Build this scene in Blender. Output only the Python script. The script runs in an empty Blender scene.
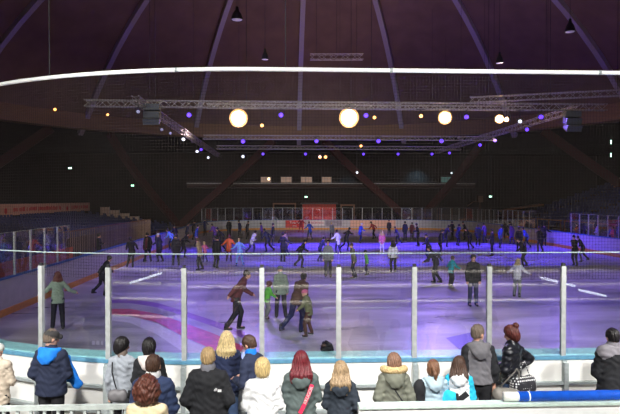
import bpy, math, random
import numpy as np
from mathutils import Vector, Matrix
random.seed(7)
PI = math.pi
D = bpy.data
SC = bpy.context.scene
COL = SC.collection

# ------------------------------------------------------------------ camera
CAM = Vector((-6.2, -9.0, 3.7)); FPX = 575.0
YAW, PITCH = math.radians(2.69), math.radians(-0.80)
cam = D.objects.new('camera', D.cameras.new('camera')); COL.objects.link(cam)
cam.data.sensor_width = 36; cam.data.lens = FPX/620*36; cam.data.clip_end = 300; cam.data.clip_start = .05
cam.location = CAM
cam.rotation_euler = (PI/2+PITCH, 0, -YAW)
SC.camera = cam
fwd = Vector((math.sin(YAW)*math.cos(PITCH), math.cos(YAW)*math.cos(PITCH), math.sin(PITCH)))
rgt = Vector((math.cos(YAW), -math.sin(YAW), 0)); upv = rgt.cross(fwd)
def ray(px, py): return (fwd + rgt*((px-310)/FPX) + upv*((207-py)/FPX))
def G(px, py, z=0.0):
    r = ray(px, py); t = (z-CAM.z)/r.z; return CAM + r*t
def GY(px, py, Y):
    r = ray(px, py); return CAM + r*((Y-CAM.y)/r.y)

# ------------------------------------------------------------------ world, lights, exposure
w = D.worlds.new('world'); SC.world = w; w.use_nodes = True
w.node_tree.nodes['Background'].inputs[0].default_value = (.05, .035, .045, 1)
w.node_tree.nodes['Background'].inputs[1].default_value = .12
vs = SC.view_settings
vs.view_transform = 'Standard'; vs.look = 'None'; vs.exposure = 0.0; vs.gamma = 1; vs.use_curve_mapping = False

def lamp(name, kind, loc, power, col, target=None, **kw):
    L = D.lights.new(name, kind); L.energy = power; L.color = col
    for k, v in kw.items(): setattr(L, k, v)
    o = D.objects.new(name, L); COL.objects.link(o); o.location = loc
    if target is not None:
        o.rotation_euler = (Vector(target)-Vector(loc)).to_track_quat('-Z', 'Y').to_euler()
    return o
# stand lights above the near spectators (neutral white hall floodlights)
for x in (-14, -8, -2, 4):
    lamp('stand_light', 'SPOT', (x, -8.6, 9.4), 6000, (1, .98, .95), (x*.8-1.2, -1.6, 1.4), spot_size=math.radians(50), spot_blend=.6, shadow_soft_size=.5)
for x in (-19, -13, -7, -1, 5):
    lamp('pipe_fill_light', 'SPOT', (x, -14, 7.4), 9500, (1, .99, .96), (x*.9, 0, 5.95), spot_size=math.radians(33), spot_blend=.6, shadow_soft_size=.3)  # unseen lamps added to whiten the net pipe
for x in (-12, 0):
    lamp('terrace_fill_light', 'SPOT', (x, -4, 10.4), 26000, (1, .96, .9), (x*.7-1, -10, 2), spot_size=math.radians(80), spot_blend=.8, shadow_soft_size=.4)  # added fill on the benches so the glass mirrors them more brightly
# coloured show lights over the ice: (x, y, z, target x, target y, power, colour, size)
BLUE = (.10, .045, 1.0); VIO = (.30, .17, 1.0); LILA = (.50, .38, 1.0)
for (x, y, z, tx, ty, p, c, sz) in (
    (-12, 34, 8.3, -14, 30, 6000, BLUE, 80), (10.5, 34, 8.3, 14.5, 31, 9000, BLUE, 85), (-12, 26, 8.3, -13, 18, 3500, VIO, 80),
    (-9, 37, 8.3, -7, 36, 10000, BLUE, 62), (-2, 37, 8.3, -2, 36, 17000, BLUE, 62), (4, 37, 8.3, 4, 36, 17000, BLUE, 62), (9, 37, 8.3, 9, 36, 10000, BLUE, 62),
    (-6, 22, 8.3, -6, 26, 8000, BLUE, 66), (1, 22, 8.3, 0, 26, 11000, BLUE, 66), (9, 22, 8.3, 8, 26, 8000, BLUE, 66),
    (-8, 22, 8.3, -7, 14, 3900, VIO, 80), (2, 22, 8.3, 0, 14, 5600, VIO, 80), (9, 22, 8.3, 9, 14, 3900, VIO, 80),
    (-2, 12, 8.3, -2.6, 6, 1900, LILA, 70), (4, 12, 8.3, 3.5, 6, 1800, LILA, 66),
    (-3, 46, 8.3, -2, 51, 3500, VIO, 75), (6, 46, 8.3, 6, 51, 3500, VIO, 75)):
    lamp('show_light', 'SPOT', (x, y, z), p, c, (tx, ty, 0), spot_size=math.radians(sz), spot_blend=1, shadow_soft_size=.25)
# warm hall light that reaches roof, far boards and stands
for (x, y, z, p) in ((-8.8, 26, 7.6, 420), (-2.2, 26, 7.6, 420), (3.7, 26, 7.6, 380), (7.2, 26, 7.6, 300)):
    lamp('warm_flood_glow', 'POINT', (x, y, z), p*.6, (1, .66, .42), shadow_soft_size=.6)
lamp('left_stand_fill', 'SPOT', (-12, 34, 8.6), 2300, (.9, .72, .72), (-27, 44, 2.0), spot_size=math.radians(100), spot_blend=.9, shadow_soft_size=.3)  # added lamp without a known source, lifts the dim seats and banner
lamp('left_board_light', 'SPOT', (-7, 4, 9.5), 600, (.95, .95, 1), (-15, 15, .4), spot_size=math.radians(70), spot_blend=.9, shadow_soft_size=.3)
lamp('right_stand_light', 'SPOT', (10.5, 36, 8.6), 900, (1, .7, .6), (24, 44, 2.5), spot_size=math.radians(100), spot_blend=.9, shadow_soft_size=.3)
for (x, y) in ((-10, 26), (0, 26), (8, 26), (-3, 44)):
    lamp('dome_fill', 'SPOT', (x, y, 9.6), 1300, (1, .74, .62), (x*1.3, y+2, 20), spot_size=math.radians(150), spot_blend=1, shadow_soft_size=.3)  # added wash that brightens the roof lining
lamp('far_end_light', 'SPOT', (3, 50, 9), 1500, (1, .72, .5), (3, 61, .5), spot_size=math.radians(75), spot_blend=.9, shadow_soft_size=.3)
lamp('kiosk_red_light', 'SPOT', (-1.6, 63.5, 4.6), 260, (1, .1, .05), (-1.2, 68, 1.2), spot_size=math.radians(90), spot_blend=.8, shadow_soft_size=.2)
lamp('red_board_light', 'SPOT', (-2.6, 55.5, 5), 200, (1, .12, .05), (-3.6, 60.4, .6), spot_size=math.radians(42), spot_blend=.8, shadow_soft_size=.2)
lamp('blue_wall_light', 'SPOT', (14, 75.2, 8.6), 600, (.3, .7, 1), (14, 77, 5.0), spot_size=math.radians(105), spot_blend=1, shadow_soft_size=.1)
lamp('blue_wall_light', 'SPOT', (3.4, 75.2, 7.4), 160, (.35, .7, 1), (3.4, 77, 5.0), spot_size=math.radians(105), spot_blend=1, shadow_soft_size=.1)

# ------------------------------------------------------------------ materials
MC = {}
def mat(name, col, rough=.8, metal=0, emit=None, estr=0, var=.12, scale=12, bump=0, bscale=60, sheen=0, coat=0, spec=.5):
    if name in MC: return MC[name]
    m = D.materials.new(name); m.use_nodes = True; nt = m.node_tree; b = nt.nodes['Principled BSDF']
    b.inputs['Roughness'].default_value = rough; b.inputs['Metallic'].default_value = metal
    b.inputs['Specular IOR Level'].default_value = spec
    if sheen: b.inputs['Sheen Weight'].default_value = sheen
    if coat: b.inputs['Coat Weight'].default_value = coat
    tc = nt.nodes.new('ShaderNodeTexCoord'); nz = nt.nodes.new('ShaderNodeTexNoise'); nz.inputs['Scale'].default_value = scale
    nt.links.new(tc.outputs['Object'], nz.inputs['Vector'])
    rp = nt.nodes.new('ShaderNodeValToRGB')
    c = list(col)
    rp.color_ramp.elements[0].position = .3; rp.color_ramp.elements[1].position = .7
    rp.color_ramp.elements[0].color = [v*(1-var) for v in c]+[1]; rp.color_ramp.elements[1].color = [min(1, v*(1+var)) for v in c]+[1]
    nt.links.new(nz.outputs['Fac'], rp.inputs['Fac']); nt.links.new(rp.outputs['Color'], b.inputs['Base Color'])
    if bump:
        n2 = nt.nodes.new('ShaderNodeTexNoise'); n2.inputs['Scale'].default_value = bscale
        nt.links.new(tc.outputs['Object'], n2.inputs['Vector'])
        bp = nt.nodes.new('ShaderNodeBump'); bp.inputs['Strength'].default_value = bump; bp.inputs['Distance'].default_value = .01
        nt.links.new(n2.outputs['Fac'], bp.inputs['Height']); nt.links.new(bp.outputs['Normal'], b.inputs['Normal'])
    if emit:
        b.inputs['Emission Color'].default_value = (*emit, 1); b.inputs['Emission Strength'].default_value = estr
    MC[name] = m; return m
def srgb(r, g, b):
    f = lambda v: (v/255/12.92 if v/255 <= .04045 else ((v/255+.055)/1.055)**2.4)
    return (f(r), f(g), f(b))
def glass_mat(name, tint, f0=.05):
    m = D.materials.new(name); m.use_nodes = True; nt = m.node_tree; nt.nodes.clear()
    o = nt.nodes.new('ShaderNodeOutputMaterial'); mx = nt.nodes.new('ShaderNodeMixShader')
    t = nt.nodes.new('ShaderNodeBsdfTransparent'); t.inputs[0].default_value = (*tint, 1)
    g = nt.nodes.new('ShaderNodeBsdfGlossy'); g.inputs['Roughness'].default_value = .02
    lw = nt.nodes.new('ShaderNodeLayerWeight'); lw.inputs[0].default_value = .5
    pw = nt.nodes.new('ShaderNodeMath'); pw.operation = 'POWER'; pw.inputs[1].default_value = 5
    ad = nt.nodes.new('ShaderNodeMath'); ad.operation = 'MULTIPLY_ADD'; ad.inputs[1].default_value = .9; ad.inputs[2].default_value = .05+f0
    nt.links.new(lw.outputs['Facing'], pw.inputs[0]); nt.links.new(pw.outputs[0], ad.inputs[0]); nt.links.new(ad.outputs[0], mx.inputs[0])
    nt.links.new(t.outputs[0], mx.inputs[1]); nt.links.new(g.outputs[0], mx.inputs[2]); nt.links.new(mx.outputs[0], o.inputs[0])
    MC[name] = m; return m
GLASS = glass_mat('rink_glass', (.95, .97, .965), .02)
ALU = mat('aluminium', (.44, .46, .45), .45, .1, bump=.05)
STEEL = mat('galvanised_steel', (.42, .47, .47), .5, .3, scale=20)
WHITEPL = mat('white_board_plastic', (.88, .87, .82), .45, scale=3, var=.06)
BOARDIN = mat('rink_side_board_plastic', (.50, .50, .49), .5, scale=3, var=.08)
CAPB = mat('blue_cap', srgb(52, 104, 165), .4)
CAPT = mat('teal_cap', srgb(150, 206, 208), .35)
KICK = mat('ochre_kick', srgb(214, 150, 62), .5)
DARK = mat('dark_metal', (.02, .02, .022), .6)
CONC = mat('concrete', (.05, .048, .046), .9, bump=.3)
FLOORM = mat('rubber_floor', (.20, .19, .18), .9, bump=.2)

# ------------------------------------------------------------------ mesh helpers
class MB:
    def __init__(s): s.v = []; s.f = []; s.m = []
    def add(s, vs, fs, mi=0):
        n = len(s.v); s.v += [tuple(v) for v in vs]; s.f += [tuple(i+n for i in f) for f in fs]; s.m += [mi]*len(fs); return s
    def box(s, c, d, R=None, mi=0):
        vs = []
        for z in (-1, 1):
            for y in (-1, 1):
                for x in (-1, 1):
                    p = Vector((x*d[0]/2, y*d[1]/2, z*d[2]/2))
                    if R is not None: p = R @ p
                    vs.append(p+Vector(c))
        return s.add(vs, [(0, 2, 3, 1), (4, 5, 7, 6), (0, 1, 5, 4), (2, 6, 7, 3), (0, 4, 6, 2), (1, 3, 7, 5)], mi)
    def bar(s, a, b, wd, ht, mi=0, up=(0, 0, 1)):
        a, b = Vector(a), Vector(b); d = b-a; L = d.length; y = d.normalized(); u = Vector(up)
        if abs(y.dot(u)) > .99: u = Vector((1, 0, 0))
        x = y.cross(u).normalized(); z = x.cross(y)
        return s.box((a+b)/2, (wd, L, ht), Matrix((x, y, z)).transposed(), mi)
    def tube(s, pts, r, n=8, mi=0, closed=False, caps=True):
        pts = [Vector(p) for p in pts]; rs = r if isinstance(r, (list, tuple)) else [r]*len(pts)
        base = len(s.v); prev = None
        for i, p in enumerate(pts):
            t = (pts[min(i+1, len(pts)-1)]-pts[max(i-1, 0)]).normalized()
            if prev is None:
                x = t.cross(Vector((0, 0, 1)))
                if x.length < .05: x = t.cross(Vector((1, 0, 0)))
            else: x = prev-t*prev.dot(t)
            x.normalize(); prev = x; y = t.cross(x)
            for k in range(n):
                a = 2*PI*k/n; s.v.append(tuple(p+(x*math.cos(a)+y*math.sin(a))*rs[i]))
        for i in range(len(pts)-1):
            for k in range(n):
                k2 = (k+1) % n; s.f.append((base+i*n+k, base+i*n+k2, base+(i+1)*n+k2, base+(i+1)*n+k)); s.m.append(mi)
        if caps:
            s.f.append(tuple(base+k for k in reversed(range(n)))); s.m.append(mi)
            s.f.append(tuple(base+(len(pts)-1)*n+k for k in range(n))); s.m.append(mi)
        return s
    def lathe(s, prof, n=20, c=(0, 0, 0), R=None, mi=0):
        base = len(s.v)
        for (r, z) in prof:
            for k in range(n):
                a = 2*PI*k/n; p = Vector((r*math.cos(a), r*math.sin(a), z))
                if R is not None: p = R @ p
                s.v.append(tuple(p+Vector(c)))
        for i in range(len(prof)-1):
            for k in range(n):
                k2 = (k+1) % n; s.f.append((base+i*n+k, base+i*n+k2, base+(i+1)*n+k2, base+(i+1)*n+k)); s.m.append(mi)
        return s
    def mesh(s, mats, smooth=False):
        me = D.meshes.new('m'); me.from_pydata(s.v, [], s.f)
        for m in (mats if isinstance(mats, (list, tuple)) else [mats]): me.materials.append(m)
        me.polygons.foreach_set('material_index', s.m)
        if smooth: me.polygons.foreach_set('use_smooth', [True]*len(s.f))
        me.update(); return me
    def build(s, name, mats, parent=None, smooth=False, loc=None):
        me = s.mesh(mats, smooth); me.name = name
        o = D.objects.new(name, me); COL.objects.link(o)
        if parent: o.parent = parent
        if loc is not None: o.location = loc
        return o
def tag(o, label=None, cat=None, group=None, kind=None):
    if label: o['label'] = label
    if cat: o['category'] = cat
    if group: o['group'] = group
    if kind: o['kind'] = kind
    return o
def thing(name, label, cat, loc=(0, 0, 0), rz=0, group=None):
    o = D.objects.new(name, None); COL.objects.link(o); o.location = loc; o.rotation_euler = (0, 0, rz); o.empty_display_size = .1
    return tag(o, label, cat, group)
def struct(o): o['kind'] = 'structure'; return o
def dup(o, loc=None, rz=None, label=None, group=None, parent=None):
    c = o.copy(); COL.objects.link(c)
    if parent: c.parent = parent
    if loc is not None: c.location = loc
    if rz is not None: c.rotation_euler = (0, 0, rz)
    if label: c['label'] = label
    if group: c['group'] = group
    for ch in list(KIDS.get(o.name, [])) or [x for x in o.children]:
        if ch is not None: dup(ch, parent=c)
    return c
KIDS = {}
def text(name, s, size, m, parent, loc, rot, extr=.002, align='CENTER'):
    c = D.curves.new(name, 'FONT'); c.body = s; c.size = size; c.extrude = extr; c.align_x = align; c.align_y = 'CENTER'
    tmp = D.objects.new('tmp', c); me = D.meshes.new_from_object(tmp); D.objects.remove(tmp); me.name = name
    me.materials.clear(); me.materials.append(m)
    o = D.objects.new(name, me); COL.objects.link(o); o.parent = parent; o.location = loc; o.rotation_euler = rot
    return o
ORD = ['first', 'second', 'third', 'fourth', 'fifth', 'sixth', 'seventh', 'eighth', 'ninth', 'tenth', 'eleventh', 'twelfth', 'thirteenth', 'fourteenth', 'fifteenth', 'sixteenth', 'seventeenth', 'eighteenth', 'nineteenth', 'twentieth']

# ------------------------------------------------------------------ signed-distance body modeller
class Grid:
    def __init__(s, lo, hi, h):
        s.h = h; s.lo = np.array(lo, float); s.n = np.ceil((np.array(hi)-s.lo)/h).astype(int)+1
        s.f = np.full(s.n, .3, np.float32); s.ax = [s.lo[i]+h*np.arange(s.n[i]) for i in range(3)]
def local_eval(ax, o, R, sc, a, b, ra, rb):
    X, Y, Z = np.meshgrid(ax[0]-o[0], ax[1]-o[1], ax[2]-o[2], indexing='ij')
    q = [(R[0][i]*X+R[1][i]*Y+R[2][i]*Z)/sc[i] for i in range(3)]
    return seg(q, a, b, ra, rb)*min(sc)
def seg(q, a, b, ra, rb):
    ba = [b[i]-a[i] for i in range(3)]; L2 = sum(v*v for v in ba)
    if L2 < 1e-9: return np.sqrt(sum((q[i]-a[i])**2 for i in range(3)))-ra
    t = np.clip(sum((q[i]-a[i])*ba[i] for i in range(3))/L2, 0, 1)
    return np.sqrt(sum((q[i]-a[i]-t*ba[i])**2 for i in range(3)))-(ra+t*(rb-ra))
I3 = ((1, 0, 0), (0, 1, 0), (0, 0, 1))
def P(tagn, a, b, ra, rb=None, sc=(1, 1, 1), R=I3, o=(0, 0, 0), k=.02, cut=False):
    return dict(tag=tagn, a=tuple(a), b=tuple(b), ra=ra, rb=ra if rb is None else rb, sc=sc, R=R, o=tuple(o), k=k, cut=cut)
def ell(tagn, c, r, R=I3, k=.02, cut=False):
    return P(tagn, (0, 0, 0), (0, 0, 0), 1, 1, sc=tuple(r), R=R, o=tuple(c), k=k, cut=cut)
def bounds(p):
    lo = []; hi = []
    for i in range(3):
        ext = math.sqrt(sum((p['R'][i][j]*p['sc'][j])**2 for j in range(3)))
        ca = p['o'][i]+sum(p['R'][i][j]*p['sc'][j]*p['a'][j] for j in range(3))
        cb = p['o'][i]+sum(p['R'][i][j]*p['sc'][j]*p['b'][j] for j in range(3))
        lo.append(min(ca-ext*p['ra'], cb-ext*p['rb'])); hi.append(max(ca+ext*p['ra'], cb+ext*p['rb']))
    return np.array(lo), np.array(hi)
def sdf_mesh(prims, h, tags, mats, disp=None, post=None, scale=1.0):
    bl = [bounds(p) for p in prims]; solid = [b for b, p in zip(bl, prims) if not p['cut']]
    lo = np.min([b[0] for b in solid], 0)-.04; hi = np.max([b[1] for b in solid], 0)+.04
    g = Grid(lo, hi, h)
    for p, (l, u) in zip(prims, bl):
        mg = .05
        i0 = np.maximum(((l-mg-g.lo)/h).astype(int), 0); i1 = np.minimum(((u+mg-g.lo)/h).astype(int)+2, g.n)
        if np.any(i1 <= i0): continue
        sl = tuple(slice(i0[i], i1[i]) for i in range(3)); ax = [g.ax[i][i0[i]:i1[i]] for i in range(3)]
        d = local_eval(ax, p['o'], p['R'], p['sc'], p['a'], p['b'], p['ra'], p['rb']).astype(np.float32)
        f = g.f[sl]; k = p['k']
        if p['cut']: g.f[sl] = np.maximum(f, -d)
        else:
            hh = np.clip(.5+.5*(f-d)/k, 0, 1); g.f[sl] = f*(1-hh)+d*hh-k*hh*(1-hh)
    X, Y, Z = np.meshgrid(*g.ax, indexing='ij')
    if disp: g.f += disp(X, Y, Z).astype(np.float32)
    if post: g.f = post(g.f, X, Y, Z).astype(np.float32)
    f = g.f; f[0] = f[-1] = .1; f[:, 0] = f[:, -1] = .1; f[:, :, 0] = f[:, :, -1] = .1
    ins = f < 0; n = g.n
    C = np.zeros(n-1, int); pos = np.zeros((*(n-1), 3)); cnt = np.zeros(n-1)
    cor = [(i, j, k) for i in (0, 1) for j in (0, 1) for k in (0, 1)]
    def cs(A, c): return A[c[0]:n[0]-1+c[0], c[1]:n[1]-1+c[1], c[2]:n[2]-1+c[2]]
    for c in cor: C += cs(ins, c)
    for c in cor:
        for ax in range(3):
            if c[ax]: continue
            c2 = list(c); c2[ax] = 1
            A = cs(f, c); B = cs(f, c2); m = (A < 0) != (B < 0)
            t = np.where(m, A/np.where(m, A-B, 1), 0)
            for q in range(3): pos[..., q] += np.where(m, c[q]+(t if q == ax else 0), 0)
            cnt += m
    act = (C > 0) & (C < 8); idx = np.full(n-1, -1); idx[act] = np.arange(act.sum())
    ii = np.argwhere(act); V = g.lo+h*(ii+pos[act]/cnt[act][:, None])
    F = []
    for ax in range(3):
        u, v_ = [(1, 2), (2, 0), (0, 1)][ax]
        s0 = [slice(1, -1)]*3; s1 = [slice(1, -1)]*3; s0[ax] = slice(0, -1); s1[ax] = slice(1, None)
        A = ins[tuple(s0)]; B = ins[tuple(s1)]; m = A != B
        e = np.argwhere(m); st = A[m]
        off = np.ones(3, int); off[ax] = 0; e = e+off
        du = np.zeros(3, int); du[u] = 1; dv = np.zeros(3, int); dv[v_] = 1
        q = [idx[tuple((e-du-dv).T)], idx[tuple((e-dv).T)], idx[tuple(e.T)], idx[tuple((e-du).T)]]
        Q = np.stack(q, 1); Q[~st] = Q[~st][:, ::-1]; F.append(Q)
    F = np.concatenate(F)
    me = D.meshes.new('body')
    me.vertices.add(len(V)); me.vertices.foreach_set('co', (V*scale).ravel())
    me.loops.add(F.size); me.loops.foreach_set('vertex_index', F.ravel())
    me.polygons.add(len(F)); me.polygons.foreach_set('loop_start', np.arange(0, F.size, 4)); me.polygons.foreach_set('loop_total', np.full(len(F), 4))
    me.update(calc_edges=True); me.validate()
    for m in mats: me.materials.append(m)
    me.polygons.foreach_set('use_smooth', np.ones(len(me.polygons), bool))
    if len(tags) > 1 and len(me.polygons) == len(F):
        ctr = V[F].mean(1); best = np.full(len(F), 9.); bi = np.zeros(len(F), int)
        for p in prims:
            if p['cut']: continue
            q = ctr-np.array(p['o']); Rm = np.array(p['R']); ql = (q @ Rm)/np.array(p['sc'])
            d = seg([ql[:, 0], ql[:, 1], ql[:, 2]], p['a'], p['b'], p['ra'], p['rb'])*min(p['sc'])
            w_ = d < best; best[w_] = d[w_]; bi[w_] = tags.index(p['tag'])
        me.polygons.foreach_set('material_index', bi)
    return me
def rot(ax, a):
    M = Matrix.Rotation(a, 3, ax); return tuple(tuple(r) for r in M)
def rmul(A, B):
    M = Matrix(A) @ Matrix(B); return tuple(tuple(r) for r in M)

ARMS = {  # elbow offset from shoulder, wrist offset from elbow (x is outward)
 'down': ((.06, -.03, -.28), (.0, .07, -.25)), 'front': ((.055, .03, -.27), (-.12, .22, .03)), 'pocket': ((.085, -.04, -.26), (-.09, .16, -.15)),
 'hip': ((.24, -.14, -.20), (-.20, .12, -.12)), 'out': ((.17, .04, -.21), (.17, .12, -.08)), 'up': ((.12, .14, -.18), (-.06, .19, .12)),
 'swing': ((.08, -.16, -.22), (.03, -.06, -.25)), 'reach': ((.05, .17, -.21), (-.03, .24, -.02)), 'wide': ((.24, .0, -.13), (.22, .05, .02))}
def person(label, loc, rz, H=1.75, bulk=.02, jacket=None, trousers=None, haircol=None, hair='short', skin=None, arms=('front', 'front'),
           turn=0., nod=.15, lean=0., legs='stand', hood=None, sleeve=None, collar=None, hem=.80, skates=False, shoe=None, detail=True, puffer=0,
           head=1.0, width=1.0, extra=None, group=None, hatcol=None, h=None, fur=None, yoke=None, name='person'):
    S = H/1.75
    skin = skin or SKIN; shoe = shoe or MC['shoe']; sleeve = sleeve or jacket
    hip = Vector((0, 0, .93)); Rl = rot('X', -lean)
    def T(p): return hip + Matrix(Rl) @ (Vector(p)-hip)
    sho = {s: T((s*.152*width, 0, 1.405)) for s in (-1, 1)}
    neck = T((0, 0, 1.47)); hc = T((0, .015, 1.635)) + Vector((0, 0, .0))
    Rh = rmul(rot('Z', -turn), rot('X', -nod))
    def HD(p): return hc + Matrix(Rh) @ (Vector(p)*head)
    # legs
    if legs == 'stand': K = {-1: (-.10, .01, .49), 1: (.10, .01, .49)}; A = {-1: (-.12, -.02, .09), 1: (.12, -.02, .09)}
    elif legs == 'glide': K = {-1: (-.12, .10, .50), 1: (.12, .05, .48)}; A = {-1: (-.15, .03, .10), 1: (.14, -.12, .10)}
    elif legs == 'push': K = {-1: (-.09, .16, .50), 1: (.17, -.03, .50)}; A = {-1: (-.07, .09, .10), 1: (.34, -.30, .17)}
    elif legs == 'pushl': K = {1: (.09, .16, .50), -1: (-.17, -.03, .50)}; A = {1: (.07, .09, .10), -1: (-.34, -.30, .17)}
    else: K = {-1: (-.16, .10, .48), 1: (.16, .10, .48)}; A = {-1: (-.24, .0, .10), 1: (.24, .0, .10)}   # wide
    el = {}; wr = {}
    for s, am in zip((-1, 1), arms):
        e, w_ = ARMS[am]; el[s] = sho[s]+Matrix(Rl) @ Vector((s*e[0], e[1], e[2])); wr[s] = el[s]+Matrix(Rl) @ Vector((s*w_[0], w_[1], w_[2]))
    def legp(t, r0, r1, r2, end=0):
        o = []
        for s in (-1, 1):
            hp = Vector((s*.09, 0, .90)); k = Vector(K[s]); a = Vector(A[s])
            o += [P(t, hp, k, r0, r1), P(t, k, a, r1, r2)]
        return o
    def torso(t, b):
        sc = (1.0*width, .66+b*2, 1)
        return [P(t, (0, 0, 0.0), (0, 0, .16), .140+b, .128+b, sc=sc, R=Rl, o=hip-Vector((0, 0, .0)), k=.05),
                P(t, (0, 0, .20), (0, 0, .40), .130+b, .150+b, sc=sc, R=Rl, o=hip, k=.05),
                P(t, sho[-1]*.93+sho[1]*.07, sho[1]*.93+sho[-1]*.07, .055+b*.5, k=.05),
                P(t, sho[-1]*.9+sho[1]*.1, T((0, 0, 1.47)), .05+b*.3, .055, k=.05), P(t, sho[1]*.9+sho[-1]*.1, T((0, 0, 1.47)), .05+b*.3, .055, k=.05)]
    def armp(t, r0, r1, r2):
        o = []
        for s in (-1, 1): o += [P(t, sho[s], el[s], r0, r1, k=.025), P(t, el[s], wr[s], r1, r2)]
        return o
    def headp(skt='skin'):
        hd = head
        o = [ell(skt, HD((0, -.01, .02)), (.076*hd, .094*hd, .098*hd), Rh), ell(skt, HD((0, .03, -.055)), (.055*hd, .062*hd, .065*hd), Rh, k=.03),
             P(skt, neck-Vector((0, 0, .04)), HD((0, -.015, -.06)), .056, .052)]
        o += [P(skt, HD((0, .088, .012)), HD((0, .104, -.022)), .009, .014, k=.01)]
        for s in (-1, 1):
            o += [ell(skt, HD((s*.078, -.008, -.01)), (.012, .022, .033), Rh, k=.006), ell('eye', HD((s*.032, .082, .012)), (.013, .010, .010), Rh, k=.003)]
        o += [ell('lip', HD((0, .088, -.062)), (.024, .008, .009), Rh, k=.004)]
        return o
    def handp(t):
        o = []
        for s in (-1, 1):
            d = (wr[s]-el[s]).normalized(); side = d.cross(Vector((0, 0, 1)))
            if side.length < .2: side = Vector((0, 1, 0)).cross(d)
            side.normalize(); nrm = side.cross(d)
            pc = wr[s]+d*.05
            o += [P(t, wr[s]-d*.02, wr[s]+d*.02, .026, .028), P(t, pc-side*.018, pc+side*.018, .021), P(t, wr[s]+d*.02, pc+d*.02, .03, .028, k=.03)]
            for q, (of, L) in enumerate(((-.033, .062), (-.011, .075), (.011, .078), (.032, .068))):
                b0 = pc+d*.02+side*of; b1 = b0+d*L*.5-nrm*.006; b2 = b1+d*L*.35-nrm*.022
                o += [P(t, b0, b1, .0095, .009, k=.004), P(t, b1, b2, .009, .008, k=.004)]
            tb = wr[s]+d*.02-side*.028*s*(-1 if side.x < 0 else 1); t1 = tb+d*.04-side*.025*s*(-1 if side.x < 0 else 1)
            o += [P(t, tb, t1, .013, .011, k=.008), P(t, t1, t1+d*.03, .011, .009, k=.004)]
        return o
    def feet(t, s):
        a = Vector(A[s]); return [P(t, a+Vector((0, 0, .07)), a+Vector((0, -.005, -.02)), .052, .045), P(t, a+Vector((0, -.03, -.045)), a+Vector((0, .14, -.055)), .042, .036, k=.03)]
    def blade(s):
        a = Vector(A[s]); return [P('blade', a+Vector((0, -.08, -.09)), a+Vector((0, .18, -.09)), .010, k=.002)]
    def hairp(t, st):
        hd = head; o = []
        if st == 'none': return o
        gr = {'short': .010, 'bushy': .035, 'bob': .022}.get(st, .018)
        o.append(ell(t, HD((0, -.018, .032)), ((.077+gr)*hd, (.092+gr)*hd, (.094+gr)*hd), Rh, k=.01))
        if st in ('bushy', 'bob', 'long', 'pony', 'bun'): o.append(ell(t, HD((0, -.045, -.03)), ((.078+gr)*hd, (.06+gr)*hd, (.085+gr)*hd), Rh, k=.03))
        else: o.append(ell(t, HD((0, -.045, -.02)), (.070*hd, .06*hd, .07*hd), Rh, k=.02))
        if st == 'bushy':
            o.append(ell(t, HD((0, -.03, -.02)), (.150, .13, .150), Rh, k=.03))
        if st == 'long':
            for q in range(-3, 4):
                x = q*.026
                a = HD((x, -.065+abs(q)*.012, .0)); b = HD((0, 0, 0))+Vector((x*1.5, -.125-(.05 if hood else .01)+abs(q)*.018, -.15)); c = b+Vector((x*.15, .0, -.10-.03*((q*7) % 3)))
                o += [P(t, a, b, .036, .034, k=.02), P(t, b, c, .034, .014, k=.015)]
        if st == 'pony':
            o.append(ell(t, HD((0, -.115, .02)), (.03, .03, .03), Rh)); a = HD((0, -.125, .015))
            o += [P(t, a, a+Vector((.015, -.045, -.08)), .026, .034, k=.02), P(t, a+Vector((.015, -.045, -.08)), a+Vector((.03, -.02, -.26)), .034, .012, k=.02)]
        if st == 'bun': o.append(ell(t, HD((0, -.115, .105)), (.048, .042, .045), Rh, k=.006))
        # open the face
        o.append(ell(t, HD((0, .105, -.045)), (.078*hd, .085*hd, .105*hd), Rh, cut=True))
        if st in ('short',): o.append(ell(t, HD((0, .0, -.10)), (.12, .10, .055), Rh, cut=True))
        return o
    def hatp(t):
        return [ell(t, HD((0, -.012, .055)), (.094*head, .110*head, .072*head), Rh, k=.01), P(t, HD((-.04, .10, .045)), HD((.04, .10, .045)), .035, sc=(1, 1, 1), k=.02) if hair == 'cap' else ell(t, HD((0, 0, .03)), (.094, .108, .06), Rh, k=.02)]
    ph = (sum(map(ord, label)) % 97)*.13
    def folds(X, Y, Z):
        n = .0055*np.sin(X*26+3.2*np.sin(Z*15+ph)+ph)*np.sin(Z*37+4*np.sin(X*13)+ph)+.0025*np.sin(Y*55+Z*60+X*30)+.003*np.sin(Z*75+5*np.sin(X*17+ph))*np.sin(X*50+ph)
        if puffer: n = n+puffer*(np.abs(np.sin(Z*PI/.085+.5*np.sin(X*9+ph)))-.6)*-1
        return n
    def strands(X, Y, Z):
        a = np.arctan2(X-hc.x, -(Y-hc.y)+1e-6)
        amp = .010 if hair == 'bushy' else .005
        if hair in ('bushy',): return amp*np.sin(X*95+ph)*np.sin(Z*80+3*np.sin(X*40))+.006*np.sin(X*40+Z*55)*np.sin(Y*60)
        return amp*np.sin(a*26+3*np.sin(Z*22+ph))+.002*np.sin(X*160+Z*30)
    root = thing(name, label, 'person', loc, rz, group)
    def put(nm, me, parent=root):
        me.name = nm; o = D.objects.new(nm, me); COL.objects.link(o); o.parent = parent; return o
    hairst = hair if hair != 'cap' else 'short'
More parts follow.
